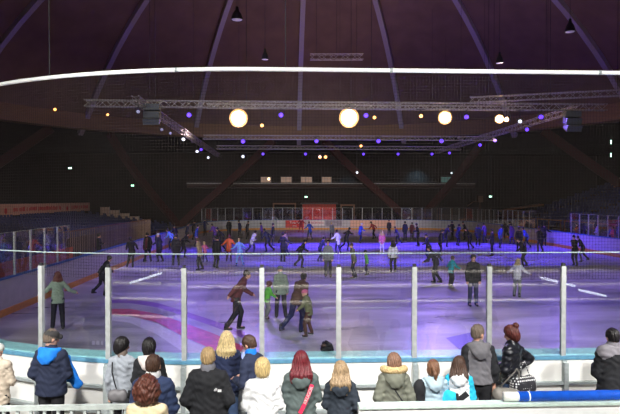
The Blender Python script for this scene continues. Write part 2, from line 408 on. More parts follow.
    if not detail:
        pr = legp('trousers', .095, .07, .055)+torso('jacket', bulk)+armp('jacket', .062+bulk*.5, .052+bulk*.5, .042+bulk*.4)+headp()[:3]
        for s in (-1, 1):
            pr += feet('shoe', s)+[P('skin', wr[s], wr[s]+(wr[s]-el[s]).normalized()*.08, .035, .025)]
            if skates: pr += [P('blade', Vector(A[s])+Vector((0, -.08, -.085)), Vector(A[s])+Vector((0, .18, -.085)), .015, k=.002)]
        pr += [P('jacket', hip, hip+Vector((0, 0, -.1)), .15+bulk, sc=(1, .7, 1), k=.04)] if hem < .85 else []
        pr += [q for q in hairp('hair', hairst if hatcol is None else 'none') if not q['cut']]
        if hatcol: pr += hatp('hair')
        tg = ['skin', 'jacket', 'trousers', 'hair', 'shoe', 'blade', 'eye', 'lip']
        me = sdf_mesh(pr, h or .04, tg, [skin, jacket, trousers, hatcol or haircol, shoe, MC['blade'], skin, skin], scale=S)
        put('body', me); return root
    bh = h or .0115
    body = legp('skin', .072, .052, .040)+torso('skin', -.015)[:2]+[P('skin', sho[-1], sho[1], .045, k=.05)]+armp('skin', .042, .034, .026)+headp()+handp('skin')
    for s in (-1, 1): a = Vector(A[s]); body += [P('skin', a, a+Vector((0, .12, -.05)), .035, .028)]
    put('body', sdf_mesh(body, bh, ['skin', 'eye', 'lip'], [skin, MC['eye'], MC['lip']], scale=S))
    put('trousers', sdf_mesh(legp('t', .098, .075, .062)+[P('t', (-.05, 0, .93), (.05, 0, .93), .125, sc=(1, .85, 1), k=.04)], .016, ['t'], [trousers], scale=S,
        disp=lambda X, Y, Z: .003*np.sin(Z*48+X*30+ph)*np.sin(Y*40+1)))
    jp = torso('jacket', bulk)+[P('jacket', hip+Vector((0, 0, .08)), (0, 0, hem+.02), .138+bulk, .158+bulk, sc=(width, .74, 1), k=.05)]
    jp += [P('jacket', T((0, -.005, 1.44)), T((0, .0, 1.505)), .078+bulk*.3, .066+bulk*.3, k=.03)]
    jp += armp('sleeve', .060+bulk*.4, .052+bulk*.5, .044+bulk*.4)
    if yoke: jp += [P('yoke', T((-.12, -.01, 1.43)), T((.12, -.01, 1.43)), .088+bulk*.6, k=.04)]
    cutn = P('jacket', T((0, .02, 1.52)), T((0, .03, 1.62)), .057, .07, cut=True)
    hemz = hem
    jk = put('jacket', sdf_mesh(jp+[cutn], .0125, ['jacket', 'sleeve', 'yoke'], [jacket, sleeve, yoke or jacket], disp=folds,
        post=lambda f, X, Y, Z: np.maximum(f, hemz-Z), scale=S))
    if collar:
        cp = [P('c', T((0, -.005, 1.46)), T((0, .0, 1.53)), .072+bulk*.3, .076+bulk*.3, k=.03), P('c', T((0, .02, 1.44)), T((0, .03, 1.62)), .056, .064, cut=True)]
        put('collar', sdf_mesh(cp, .010, ['c'], [collar], scale=S), jk)
    if hood:
        hpz = 1.46
        hp = []
        for q in range(-4, 5):
            a = q/4*1.25; x = math.sin(a)*(.125+bulk*.5); y = -math.cos(a)*(.10+bulk*.4)
            hp.append(P('h', T((x, y+.01, hpz+.045-.02*abs(q)/4)), T((x*.82, y*1.25, hpz-.04)), .034, .042, k=.03))
        hp.append(ell('h', T((0, -.13-bulk*.5, hpz-.07)), (.10, .045, .085), k=.04))
        ho = put('hood', sdf_mesh(hp, .0115, ['h'], [hood], disp=lambda X, Y, Z: .004*np.sin(X*40+ph)*np.sin(Z*50+X*20), scale=S), jk)
        if fur:
            fp = []
            for q in range(-5, 6):
                a = q/5*1.7; fp.append(ell('f', T((math.sin(a)*.145, -math.cos(a)*.115+.01, hpz+.095-.012*abs(q)/5)), (.056, .050, .050), k=.02))
            put('fur_trim', sdf_mesh(fp, .008, ['f'], [fur], disp=lambda X, Y, Z: .009*np.sin(X*210+3*np.sin(Z*90))*np.sin(Z*190+2*np.sin(Y*120))*np.sin(Y*170), scale=S), ho)
    if hatcol:
        put('cap' if hair == 'cap' else 'hat', sdf_mesh(hatp('x'), .009, ['x'], [hatcol], scale=S))
    if not (hatcol and hair == 'none'):
        put('hair', sdf_mesh(hairp('h', hairst), .008, ['h'], [haircol], disp=strands, scale=S))
    for s in (-1, 1):
        so = put('skate' if skates else 'shoe', sdf_mesh(feet('s', s), .012, ['s'], [shoe], scale=S,
                 post=lambda f, X, Y, Z: np.maximum(f, (.0 if not skates else A[s][2]-.09)-Z)))
        if skates: put('blade', sdf_mesh(blade(s), .009, ['blade'], [MC['blade']], scale=S), so)
    root['_'] = 0; del root['_']
    J = dict(T=T, sho=sho, el=el, wr=wr, S=S, hip=hip)
    return root, J

for n_, c_, r_ in (('skin_light', srgb(222, 172, 148), .55), ('eye', (.05, .04, .04), .2), ('lip', srgb(180, 95, 90), .5), ('blade', (.6, .6, .62), .25), ('shoe', (.02, .02, .022), .5)):
    mat(n_, c_, r_, var=.05)
SKIN = MC['skin_light']
def cloth(name, rgb, rough=.85, var=.10, bump=.25, **kw): return mat('cloth_'+name, srgb(*rgb), rough, var=var, bump=bump, bscale=140, **kw)
def hairm(name, rgb):
    m = mat('hair_'+name, [v*.72 for v in srgb(*rgb)], .5, var=.5, scale=1.0, bump=.5, bscale=1.0); nt = m.node_tree
    mp = nt.nodes.new('ShaderNodeMapping'); mp.inputs['Scale'].default_value = (110, 110, 14)
    tc = [n for n in nt.nodes if n.type == 'TEX_COORD'][0]; nt.links.new(tc.outputs['Object'], mp.inputs[0])
    for n in nt.nodes:
        if n.type == 'TEX_NOISE': nt.links.new(mp.outputs[0], n.inputs['Vector'])
    return m

# ================================================================== SETTING
# ice
def ice_material():
    m = D.materials.new('ice'); m.use_nodes = True; nt = m.node_tree; b = nt.nodes['Principled BSDF']
    tc = nt.nodes.new('ShaderNodeTexCoord'); mp = nt.nodes.new('ShaderNodeMapping'); mp.inputs['Scale'].default_value = (.35, 1.1, 1)
    n = nt.nodes.new('ShaderNodeTexNoise'); n.inputs['Scale'].default_value = .9; n.inputs['Detail'].default_value = 8
    r = nt.nodes.new('ShaderNodeValToRGB'); r.color_ramp.elements[0].color = (.25, .26, .29, 1); r.color_ramp.elements[1].color = (.54, .54, .58, 1)
    r.color_ramp.elements[0].position = .35; r.color_ramp.elements[1].position = .68
    nt.links.new(tc.outputs['Object'], mp.inputs[0]); nt.links.new(mp.outputs[0], n.inputs['Vector']); nt.links.new(n.outputs['Fac'], r.inputs[0])
    # skate scratches
    mp2 = nt.nodes.new('ShaderNodeMapping'); mp2.inputs['Rotation'].default_value = (0, 0, .5); mp2.inputs['Scale'].default_value = (1.2, 14, 1)
    n2 = nt.nodes.new('ShaderNodeTexNoise'); n2.inputs['Scale'].default_value = 1.5; n2.inputs['Detail'].default_value = 6
    nt.links.new(tc.outputs['Object'], mp2.inputs[0]); nt.links.new(mp2.outputs[0], n2.inputs['Vector'])
    mx = nt.nodes.new('ShaderNodeMixRGB'); mx.blend_type = 'OVERLAY'; mx.inputs[0].default_value = .35
    nt.links.new(r.outputs[0], mx.inputs[1]); nt.links.new(n2.outputs['Fac'], mx.inputs[2]); nt.links.new(mx.outputs[0], b.inputs['Base Color'])
    rr = nt.nodes.new('ShaderNodeMapRange'); rr.inputs[3].default_value = .16; rr.inputs[4].default_value = .5
    nt.links.new(n.outputs['Fac'], rr.inputs[0]); nt.links.new(rr.outputs[0], b.inputs['Roughness'])
    return m
ICE = ice_material()
RAD = 7.5
def perim():
    """points along the rink edge, arc length s from (-6.53, 0) going left/clockwise seen from above, step 1.2"""
    pass
def path_point(s):
    """s=0 at (-6.53,0); s<0 towards +X on near end, s>0 to the left corner, left side, far end, right side"""
    a = -6.53+15-RAD            # remaining straight to the left corner
    if s <= a: return Vector((-6.53-s, 0, 0)), Vector((-1, 0, 0))
    s -= a; q = RAD*PI/2
    if s <= q:
        t = s/RAD; return Vector((-15+RAD-RAD*math.sin(t), RAD-RAD*math.cos(t), 0)), Vector((-math.cos(t), math.sin(t), 0))
    s -= q; L = 60-2*RAD
    if s <= L: return Vector((-15, RAD+s, 0)), Vector((0, 1, 0))
    s -= L
    if s <= q:
        t = s/RAD; return Vector((-15+RAD-RAD*math.cos(t), 60-RAD+RAD*math.sin(t), 0)), Vector((math.sin(t), math.cos(t), 0))
    s -= q; L = 30-2*RAD
    if s <= L: return Vector((-15+RAD+s, 60, 0)), Vector((1, 0, 0))
    s -= L
    if s <= q:
        t = s/RAD; return Vector((15-RAD+RAD*math.sin(t), 60-RAD+RAD*math.cos(t), 0)), Vector((math.cos(t), -math.sin(t), 0))
    s -= q; return Vector((15, 60-RAD-s, 0)), Vector((0, -1, 0))
mb = MB(); ring = []
for i in range(200):
    cx = [(-15+RAD), (15-RAD)]
outl = []
for (cx, cy, a0) in ((-7.5, 7.5, PI), (7.5, 7.5, 1.5*PI), (7.5, 52.5, 0), (-7.5, 52.5, .5*PI)):
    for k in range(13):
        a = a0+k/12*PI/2; outl.append((cx+7.5*math.cos(a), cy+7.5*math.sin(a), 0))
mb.add(outl, [tuple(range(len(outl)))])
struct(mb.build('floor_ice', ICE))
# hall floor (around and below the ice)
mb = MB().box((0, 32, -.06), (110, 110, .08)); struct(mb.build('floor', FLOORM))

# painted markings in the ice
def paint(name, pts, m, label, cat='ice marking', z=.004):
    mb = MB(); n = len(pts)//2
    mb.add([(p.x, p.y, z) for p in pts], [(i, i+1, len(pts)-2-i, len(pts)-1-i) for i in range(n-1)])
    return tag(mb.build(name, m), label, cat)
PR = mat('ice_paint_red', srgb(196, 66, 92), .35, var=.35, scale=3); PW = mat('ice_paint_white', (.62, .62, .68), .4); PB = mat('ice_paint_blue', srgb(90, 90, 190), .4)
PU = mat('ice_paint_violet', srgb(120, 70, 160), .35, var=.25, scale=3)
up_ = [(105, 309), (130, 309), (158, 314), (184, 323), (212, 333), (245, 347)]; lo_ = [(105, 314), (130, 315.5), (158, 323), (184, 337), (212, 349), (236, 357)]
paint('painted_band', [G(*p) for p in up_]+[G(*p) for p in reversed(lo_)], PR, 'curved magenta band painted in the ice in front of the blond man in black')
lo2 = [(105, 320), (130, 323), (156, 334), (180, 350), (198, 357), (212, 360)]
paint('painted_band', [G(p[0], p[1]+1) for p in lo_]+[G(*p) for p in reversed(lo2)], PW, 'curved white band painted in the ice alongside the magenta band', z=.003)
up3 = [(105, 300), (130, 299), (158, 303), (184, 311), (212, 320), (245, 332)]; lo3 = [(105, 303), (130, 303), (158, 307.5), (184, 316), (212, 326), (245, 339)]
paint('painted_band', [G(*p) for p in up3]+[G(*p) for p in reversed(lo3)], PU, 'thin violet band painted in the ice above the magenta band', z=.002)
paint('painted_emblem', [G(446, 338), G(482, 330), G(482, 352), G(462, 352)], PB, 'pale blue pointed emblem painted in the ice behind the man in grey vest')
mb = MB()
for k, (x0, wd) in enumerate(((92, 3), (96, 3.5), (101, 2))):
    a, b_, c_, d_ = G(x0, 341), G(x0+wd, 341), G(x0+wd, 345), G(x0, 345); mb.add([(p.x, p.y, .004) for p in (a, b_, c_, d_)], [(0, 1, 2, 3)])
tag(mb.build('painted_lettering', PW), 'small white lettering painted in the ice near the left corner glass', 'ice marking')
for yy, lb, mm in ((4.0, 'thin red goal line across the near end of the ice', PR), (56.0, 'thin red goal line across the far end of the ice', PR), (22.8, 'wide blue line across the ice nearer the spectators', PB), (37.2, 'wide blue line across the ice farther from the spectators', PB)):
    wd = .06 if 'goal' in lb else .3; hx = 14.3 if 'goal' in lb else 14.8
    tag(MB().box((0, yy, .002), (2*hx-.4, wd, .002)).build('painted_line', mm), lb, 'ice marking')

# ---- board ring, posts, glass
proto = {}
def section(s0, kind, idx):
    p0, t0 = path_point(s0); p1, t1 = path_point(s0+1.2)
    mid = (p0+p1)/2; t = (p1-p0).normalized(); L = (p1-p0).length; ang = math.atan2(t.y, t.x)
    return mid, ang, L
# local frame: x along, +y = outward? travelling left/clockwise the ice is on the right side, so outward = +y (left of travel)
def make_board(kind):
    r = thing('dasher_board', 'x', 'board', (0, 0, 0))
    if kind == 'near':
        MB().box((0, .05, .66), (1.20, .04, 1.02)).build('panel', WHITEPL, r)
        MB().box((0, .015, .13), (1.205, .05, .24)).build('kick_plate', KICK, r)
        MB().box((0, -.17, 1.18), (1.21, .40, .05)).build('cap', CAPT, r)
        MB().box((0, .055, 1.17), (1.21, .06, .055)).build('cap_edge', mat('cap_edge_teal', srgb(96, 150, 178), .4), r)
        MB().box((0, .11, .40), (1.2, .09, .05)).build('lower_rail', STEEL, r)
        MB().box((0, .10, .78), (1.2, .07, .04)).build('middle_rail', STEEL, r)
        MB().box((.6, .12, .56), (.07, .10, 1.10)).build('upright', STEEL, r)
    else:
        MB().box((0, .05, .66), (1.20, .08, 1.0)).build('panel', {'white': BOARDIN, 'dark': DARK}[kind] if kind in ('white', 'dark') else BOARDIN, r)
        MB().box((0, .03, .11), (1.205, .12, .22)).build('kick_plate', KICK, r)
        MB().box((0, .05, 1.18), (1.21, .14, .06)).build('cap', CAPB, r)
    if kind in ('near', 'nearend', 'glazed'):
        z0, z1 = (1.2, 2.84) if kind == 'near' else (1.19, 2.62)
        pn_ = MB().box((0, 0, (z0+z1)/2), (1.185, .012, z1-z0)).build('glass_pane', GLASS, r)
        MB().box((0, 0, z1+.005), (1.185, .016, .014)).build('pane_edge', mat('glass_edge', (.35, .45, .42), .3), pn_)
    for o in COL.objects:
        if o.parent == r: KIDS.setdefault(r.name, []).append(o)
    for q in KIDS.get(r.name, []):
        KIDS[q.name] = [o for o in COL.objects if o.parent == q] or [None]
    return r
BP = {k: make_board(k) for k in ('near', 'white', 'glazed')}
used_p = set()
def place(pr, key, mid, ang, label, group):
    if key not in used_p:
        used_p.add(key); o = pr; o.location = mid; o.rotation_euler = (0, 0, ang); o['label'] = label; o['group'] = group; return o
    return dup(pr, mid, ang, label, group)
NP_ = thing('glass_post', 'x', 'post'); a_ = MB().box((0, .03, .95+.85), (.075, .06, 1.66)).build('upright', ALU, NP_); b_ = MB().box((0, .03, 2.65), (.05, .04, .05)).build('cap', DARK, NP_)
c_ = MB().box((0, .09, .66), (.07, .05, .95)).build('mounting_foot', STEEL, NP_)
KIDS[NP_.name] = [a_, b_, c_]
FP_ = tag(MB().box((0, .03, 1.9), (.07, .06, 1.42)).build('glass_post', ALU), 'x', 'post')
pane = None #.box((0, 0, 2.02), (1.185, .012, 1.64)).build('glass_pane', GLASS), 'x', 'glass pane')
panef = None #.box((0, 0, 1.9), (1.185, .012, 1.42)).build('glass_pane', GLASS), 'x', 'glass pane')
nb = 0
i0 = -12
sec = []
total = None
for i in range(i0, 118):
    s0 = i*1.2
    p0, t0 = path_point(s0); mid, ang, L = section(s0, '', i)
    near = i < 6
    yy = mid.y; left = mid.x < -14.5 and 7 < yy < 53; right = mid.x > 14.5
    if right and yy < 20: continue
    # which label?
    if near:
        lab = 'white end board section with teal cap and grey steel frame in front of the spectators'; grp = 'near end board sections'
    elif left or (mid.x < -10 and yy < 8): lab = 'pale side board section with blue cap along the left of the ice'; grp = 'left side board sections'
    elif right: lab = 'pale side board section with blue cap along the right of the ice'; grp = 'right side board sections'
    elif mid.x < -7: lab = 'board section with blue cap in the far left corner of the ice'; grp = 'far left corner board sections'
    elif mid.x > 7: lab = 'board section with blue cap in the far right corner of the ice'; grp = 'far right corner board sections'
    else: lab = 'board section with ochre kick plate across the far end of the ice'; grp = 'far end board sections'
    mid0 = Vector((mid.x, mid.y, 0))
    glass = not ((left and yy > 14.6) or (right and 33 < yy < 38))
    k = 'near' if near else ('glazed' if glass else 'white')
    if near:
        nn = {4: 'at the far left corner beside the person in pale hat', 3: 'in front of the man in the dark cap', 2: 'in front of the two dark haired women', 1: 'in front of the long blond haired woman',
               0: 'between the blue collar man and the red haired woman', -1: 'directly right of the red haired woman', -2: 'in front of the fur hood parka', -3: 'in front of the ponytailed girl', -4: 'right of the woman in black puffer', -5: 'in front of the man at the right edge'}.get(i)
        if nn: lab = 'white glazed board section ' + nn
    place(BP[k], k, mid0, ang, lab, grp)
    # glass posts and panes
    out = Vector((-t0.y, t0.x, 0))
    glass = True
    if left and yy > 14.6: glass = False
    if right and 33 < yy < 38: glass = False
    if not glass: continue
    a0 = math.atan2(t0.y, t0.x)
    if near:
        q = {3: 'first', 2: 'second', 1: 'third', 0: 'fourth', -1: 'fifth', -2: 'sixth', -3: 'seventh', -4: 'eighth'}.get(i)
        # path index: i=0 at x=262px
        q = {2+1: None}.get(i, q)
        names = {2: 'leftmost tall white post of the near glass, beside the man in the dark cap', 1: 'tall white post of the near glass, second from the left',
                 -0: 'tall white post of the near glass behind the bleary man with blue collar', -1: 'tall white post of the near glass above the girl with long fair hair',
                 -2: 'tall white post of the near glass beside the ponytailed girl', -3: 'tall white post of the near glass behind the man in grey vest', -4: 'tall white post of the near glass, rightmost in view'}
        names = {3: 'leftmost tall white post of the near glass, beside the man in the dark cap', 2: 'tall white post of the near glass, second from the left', 1: 'tall white post of the near glass left of the blond man in black jacket',
                 0: 'tall white post of the near glass behind the man with bright blue collar', -1: 'tall white post of the near glass above the girl with long fair hair',
                 -2: 'tall white post of the near glass beside the fur hood parka', -3: 'tall white post of the near glass beside the man in grey vest', -4: 'tall white post of the near glass, rightmost in view'}
        lb = names.get(i, 'tall white glass post beyond the edge of the view')
        place(NP_, 'np', p0, a0, lb, 'tall posts of the near glass')
    else:
        side = 'left side' if (mid.x < -10 and yy < 20) else ('right side' if right else 'far end')
        place(FP_, 'fp', p0, a0, 'slim pale glass post on the boards of the %s of the ice' % side, 'glass posts at the %s' % side)

# ads on the far boards
RED = mat('red_board', srgb(215, 40, 30), .5); WHT = mat('white_sign', (.75, .72, .68), .5); REDT = mat('red_letter', srgb(190, 40, 40), .5); DKT = mat('dark_letter', (.05, .04, .05), .6)
def advert(x0, x1, z0, z1, y, bm_, lab, rows, lm):
    r = thing('advertising_board', lab, 'advertising board', ((x0+x1)/2, y, z0))
    W_, H_ = x1-x0, z1-z0
    MB().box((0, 0, H_/2), (W_, .02, H_)).build('panel', bm_, r)
    for (txt, sz, zz) in rows: text('lettering', txt, sz, lm, r, (0, -.014, zz), (PI/2, 0, 0))
    return r
advert(-5.9, -3.7, .25, 1.13, 59.96, RED, 'red advertising board with white lettering on the far boards', (('Tina Hi', .42, .62), ('eisen', .26, .22)), WHT)
advert(-3.0, -1.2, .5, 1.13, 59.96, WHT, 'white advertising board with red lettering on the far boards', (('HORNEN', .36, .32),), REDT)
advert(-6.9, -6.0, .3, 1.13, 59.96, WHT, 'small plain white advertising board left of the red one on the far boards', (), REDT)
advert(-1.1, .9, .45, 1.1, 59.96, mat('grey_sign', (.30, .27, .30), .5), 'grey advertising board with pale lettering right of the white one', (('Terra', .3, .3),), WHT)
advert(1.9, 7.4, .32, 1.13, 59.96, mat('peach_sign', srgb(225, 180, 150), .5), 'long peach coloured advertising board on the right of the far boards', (), DKT)

# ---- near walkway objects: net bar and net
def arc_pts(off, z, s0=-9, s1=11, n=60):
    o = []
    for i in range(n+1):
        s = s0+(s1-s0)*i/n; p, t = path_point(s); outw = Vector((t.y, -t.x, 0))*-1
        o.append(p+Vector((0, 0, z))+outw*off)
    return o
def big_arc(z, y=0.0):
    pts = []
    for i in range(71):
        u = -7.5+ (i-35)*0   # placeholder
    for i in range(80):
        x = 8.4-(i*.28)
        if x > -6.5: pts.append(Vector((x, y, z)))
        else:
            t = min(-6.5-x, 8.3); pts.append(Vector((x, y+8.5-math.sqrt(max(0, 8.5**2-t*t)), z)))
        if x < -13.2: break
    return pts
barw = mat('white_pipe', (.95, .95, .93), .4, var=.04)
bp_ = big_arc(5.72)
r = thing('net_rail', 'long curved white pipe carrying the protective net above the near glass', 'pipe', (0, 0, 0))
MB().tube(bp_, .034, 12).build('pipe', barw, r, smooth=True)
for k in (10, 22, 34, 46, 58):
    if k < len(bp_)-1: MB().tube([bp_[k], bp_[k]+(bp_[k+1]-bp_[k])*.15], .037, 12).build('coupling', STEEL, r, smooth=True)
for k, i in enumerate((4, 30, 52, 66)):
    if i < len(bp_): tag(MB().tube([bp_[i], bp_[i]+Vector((0, 0, 5.3))], .008, 6).build('hanging_wire', DARK), 'thin dark wire holding up the white net pipe, %s from the right' % ORD[k], 'wire', 'wires of the net pipe')
NETM = mat('net_cord', (.034, .026, .024), .9)
mb = MB()
# vertical cords follow the pipe, lower edge follows the glass top
def resample(pts, step):
    out_ = [pts[0]]; acc = 0
    for a, b in zip(pts, pts[1:]):
        L = (b-a).length; d = step-acc
        while d < L:
            out_.append(a+(b-a)*(d/L)); d += step
        acc = (acc+L) % step
    return out_
bn_ = [p-Vector((0, 0, .055))-Vector((0, .03, 0)) for p in bp_]; rs_ = resample(bn_, .05); ZB = 2.42
for p in rs_: mb.bar(p, (p.x, p.y+.0, ZB), .0026, .0026)
for k in range(int((5.68-ZB)/.05)):
    z = ZB+k*.05
    for a, b in zip(rs_[::6], rs_[6::6]): mb.bar((a.x, a.y, z), (b.x, b.y, z), .0026, .0026)
tag(mb.build('protective_net', NETM), 'fine dark protective net hanging from the white pipe to the near glass', 'net')

# ---- dome, ring beam, ribs
DC = Vector((-4.2, 30, 0)); RS = 41.2; ZC = -13.5
ROOF = mat('roof_lining', srgb(122, 98, 86), .9, scale=.6, var=.12); RIB = mat('rib_wood', srgb(168, 158, 172), .7, var=.08)
BAND = mat('ring_beam', srgb(138, 108, 82), .8); WALLM = mat('dark_wall', srgb(34, 25, 22), .95, var=.2, scale=.5); GLU = mat('red_glulam', srgb(66, 20, 18), .7)
mb = MB(); prof = []
for k in range(15):
    rr = 33*(1-k/14); prof.append((rr, math.sqrt(RS*RS-rr*rr)+ZC))
mb.lathe(prof, 96, (DC.x, DC.y, 0)); struct(mb.build('ceiling_dome', ROOF, smooth=True))
struct(MB().lathe([(31.8, 11.05), (31.8, 12.7), (33.2, 12.7), (33.2, 11.05), (31.8, 11.05)], 96, (DC.x, DC.y, 0)).build('trim_1', BAND))
struct(MB().lathe([(33.1, 11.1), (48, 10.5), (85, 10.3)], 48, (DC.x, DC.y, 0)).build('ceiling_outer', WALLM))
for k in range(16):
    a = k*PI/8; mb = MB(); pts = []
    for j in range(18):
        rr = 33.2*(1-j/17)+.3; z = math.sqrt(RS*RS-min(rr, 33.2)**2)+ZC-.25; pts.append(Vector((DC.x+rr*math.sin(a), DC.y+rr*math.cos(a), z)))
    for p, q in zip(pts, pts[1:]): mb.bar(p, q+(q-p)*.02, .5, .5)
    struct(mb.build('ceiling_rib', RIB))
for fa in (-67.5, -22.5, 22.5, 67.5):
    for sg in (-1, 1):
        f = math.radians(fa); e = math.radians(fa+sg*17); pts = []
        for j in range(9):
            t = j/8; a = e*(1-t)+f*t; rr = 33.3+8*t; pts.append(Vector((DC.x+rr*math.sin(a), DC.y+rr*math.cos(a), 11.0*(1-t)**.9+.0+.0*t)))
        mb = MB()
        for p, q in zip(pts, pts[1:]): mb.bar(p, q+(q-p)*.04, .5, .9)
        struct(mb.build('trim_2', GLU))
# walls
def wall(name, a, b, h_, m=WALLM, z0=0):
    mb = MB().bar((a[0], a[1], z0+h_/2), (b[0], b[1], z0+h_/2), .3, h_); return struct(mb.build(name, m))
wall('wall_back', (-45, 77.2), (45, 77.2), 12); wall('wall_left', (-45, -20), (-45, 77), 12); wall('wall_right', (42, -20), (42, 77), 12); wall('wall_behind', (-45, -20), (42, -20), 12)
struct(MB().box((-1.5, -12, 11.2), (88, 16, .2)).build('ceiling_near', WALLM))
# mezzanine on the back wall
MEZ = mat('mezzanine_front', srgb(70, 52, 46), .85, var=.1, scale=2)
struct(MB().box((1, 75.6, 5.6), (42, 2.6, .5)).build('trim_3', MEZ)); struct(MB().box((1, 74.25, 5.95), (42, .08, .12)).build('trim_4', mat('ledge_white', (.62, .58, .55), .6)))
WIN = mat('window_lit', srgb(120, 95, 80), .4, emit=srgb(190, 150, 125), estr=.45); WIN2 = mat('window_bulb', (.9, .8, .6), .4, emit=(1, .75, .45), estr=4)
for k, (x0, x1) in enumerate(((261, 271), (281, 291.5), (301, 312), (322, 331.5), (441, 455))):
    a, b = GY(x0, 182.5, 76.8), GY(x1, 177, 76.8); r = D.objects.new('window_%d' % (k+1), None); COL.objects.link(r); struct(r)
    cx, cz = (a.x+b.x)/2, (a.z+b.z)/2; W_, H_ = b.x-a.x, b.z-a.z; r.location = (cx, 76.9, cz)
    MB().box((0, 0, 0), (W_, .04, H_)).build('pane', WIN if k < 4 else mat('window_green', srgb(110, 150, 140), .4, emit=srgb(90, 130, 125), estr=.35), r)
    fb = MB()
    for xx in (-W_/2, -.1, W_/2): fb.box((xx, -.05, 0), (.07, .06, H_+.1))
    for zz in (-H_/2, .0, H_/2): fb.box((0, -.05, zz), (W_+.1, .06, .06))
    fb.build('frame', mat('window_frame', (.3, .27, .25), .6), r)
    if k == 0: MB().box((W_*.28, -.1, .12), (.3, .04, .35)).build('lamp', WIN2, r)
EX = mat('exit_sign', (.3, .8, .5), .4, emit=(.55, 1, .75), estr=3.5)
for (px, py, Y, lab) in ((306, 197, 74.6, 'small lit green exit sign below the gallery windows'), (490.5, 196.5, 72, 'small lit green exit sign above the far right doors'), (70, 168, 60, 'small lit exit sign high on the dark left wall'), (132.5, 185.5, 68, 'small lit exit sign on the dark left wall, nearer the far end'), (611, 142, 55, 'upper small white wall lamp at right'), (611, 155, 55, 'lower small white wall lamp at right')):
    p = GY(px, py, Y); w_ = .38 if px < 600 else .12; h_ = .2 if px < 600 else .45
    r = thing('exit_sign' if px < 600 else 'wall_lamp', lab, 'exit sign' if px < 600 else 'lamp', p)
    MB().box((0, .03, 0), (w_+.08, .06, h_+.08)).build('housing', DARK, r); MB().box((0, -.01, 0), (w_, .03, h_)).build('face', EX, r)
    if True:   # a rod up to the roof it hangs from
        MB().tube([(0, .03, .1), (0, .03, {306: 5.5}.get(px, 10.8)-p.z)], .015, 6).build('hanger', DARK, r)

# far end structures behind the boards
TAN = mat('tan_panel', srgb(120, 88, 66), .8)
r = thing('kiosk', 'red lit kiosk behind the far glass', 'kiosk', (-1.4, 68, 0))
MB().box((0, 0, 1.5), (4.4, 2.2, 3.0)).build('wall', mat('kiosk_red', srgb(180, 60, 50), .7), r); MB().box((0, -.3, 3.1), (4.8, 3, .2)).build('roof', DARK, r)
MB().box((.2, -1.12, 1.0), (3.2, .06, .8)).build('counter', RED, r)
r = thing('door_frame', 'tan portal frame right of the red kiosk', 'doorway', (2.7, 70, 0))
for x in (-.9, .9): MB().box((x, 0, 1.4), (.18, .25, 2.8)).build('post', TAN, r)
MB().box((0, 0, 2.85), (2.0, .25, .2)).build('lintel', TAN, r)
r = thing('door_frame', 'tan portal frame left of the red kiosk', 'doorway', (-6.0, 70, 0))
for x in (-1.5, 1.5): MB().box((x, 0, 1.5), (.18, .25, 3)).build('post', TAN, r)
MB().box((0, 0, 3.05), (3.2, .25, .2)).build('lintel', TAN, r)
for (x, n_) in ((12, 0), (15.5, 1), (19, 2)):
    r = thing('partition_screen', 'grey brown slatted screen behind the far right boards, %s from the left' % ORD[n_], 'screen', (x, 64, 0), 0, 'screens behind the far right boards')
    MB().box((0, 0, 1.4), (3.3, .06, 2.0)).build('panel', mat('screen_grey', srgb(74, 66, 60), .8), r)
    for q in (-1.6, 0, 1.6): MB().box((q, 0, 1.25), (.08, .1, 2.5)).build('post', TAN, r)
r = thing('market_stall', 'tan lit stall roof behind the far right corner boards', 'stall', (24.2, 63.5, 0), -.25)
MB().box((0, 0, 1.1), (4.2, 2, 2.2)).build('counter', TAN, r)
MB().add([(-2.6, -1.6, 2.1), (2.6, -1.6, 2.9), (2.6, 1.6, 2.9), (-2.6, 1.6, 2.1), (-2.6, -1.6, 2.25), (2.6, -1.6, 3.1), (2.6, 1.6, 3.1), (-2.6, 1.6, 2.25)], [(3, 2, 1, 0), (4, 5, 6, 7), (0, 1, 5, 4), (1, 2, 6, 5), (2, 3, 7, 6), (3, 0, 4, 7)]).build('roof', mat('stall_roof', srgb(150, 98, 60), .8), r)
p = GY(480, 199, 70); r = thing('floodlight_mast', 'grey bent bracket holding a square box lamp beyond the far right glass', 'mast', (p.x, 70, 0))
MB().tube([(0, 0, 0), (0, 0, p.z-.4), (-.9, 0, p.z-.35), (-1.8, 0, p.z-1.0)], .05, 8).build('pole', TAN, r); MB().box((0, 0, p.z), (.7, .5, .9)).build('head', TAN, r)

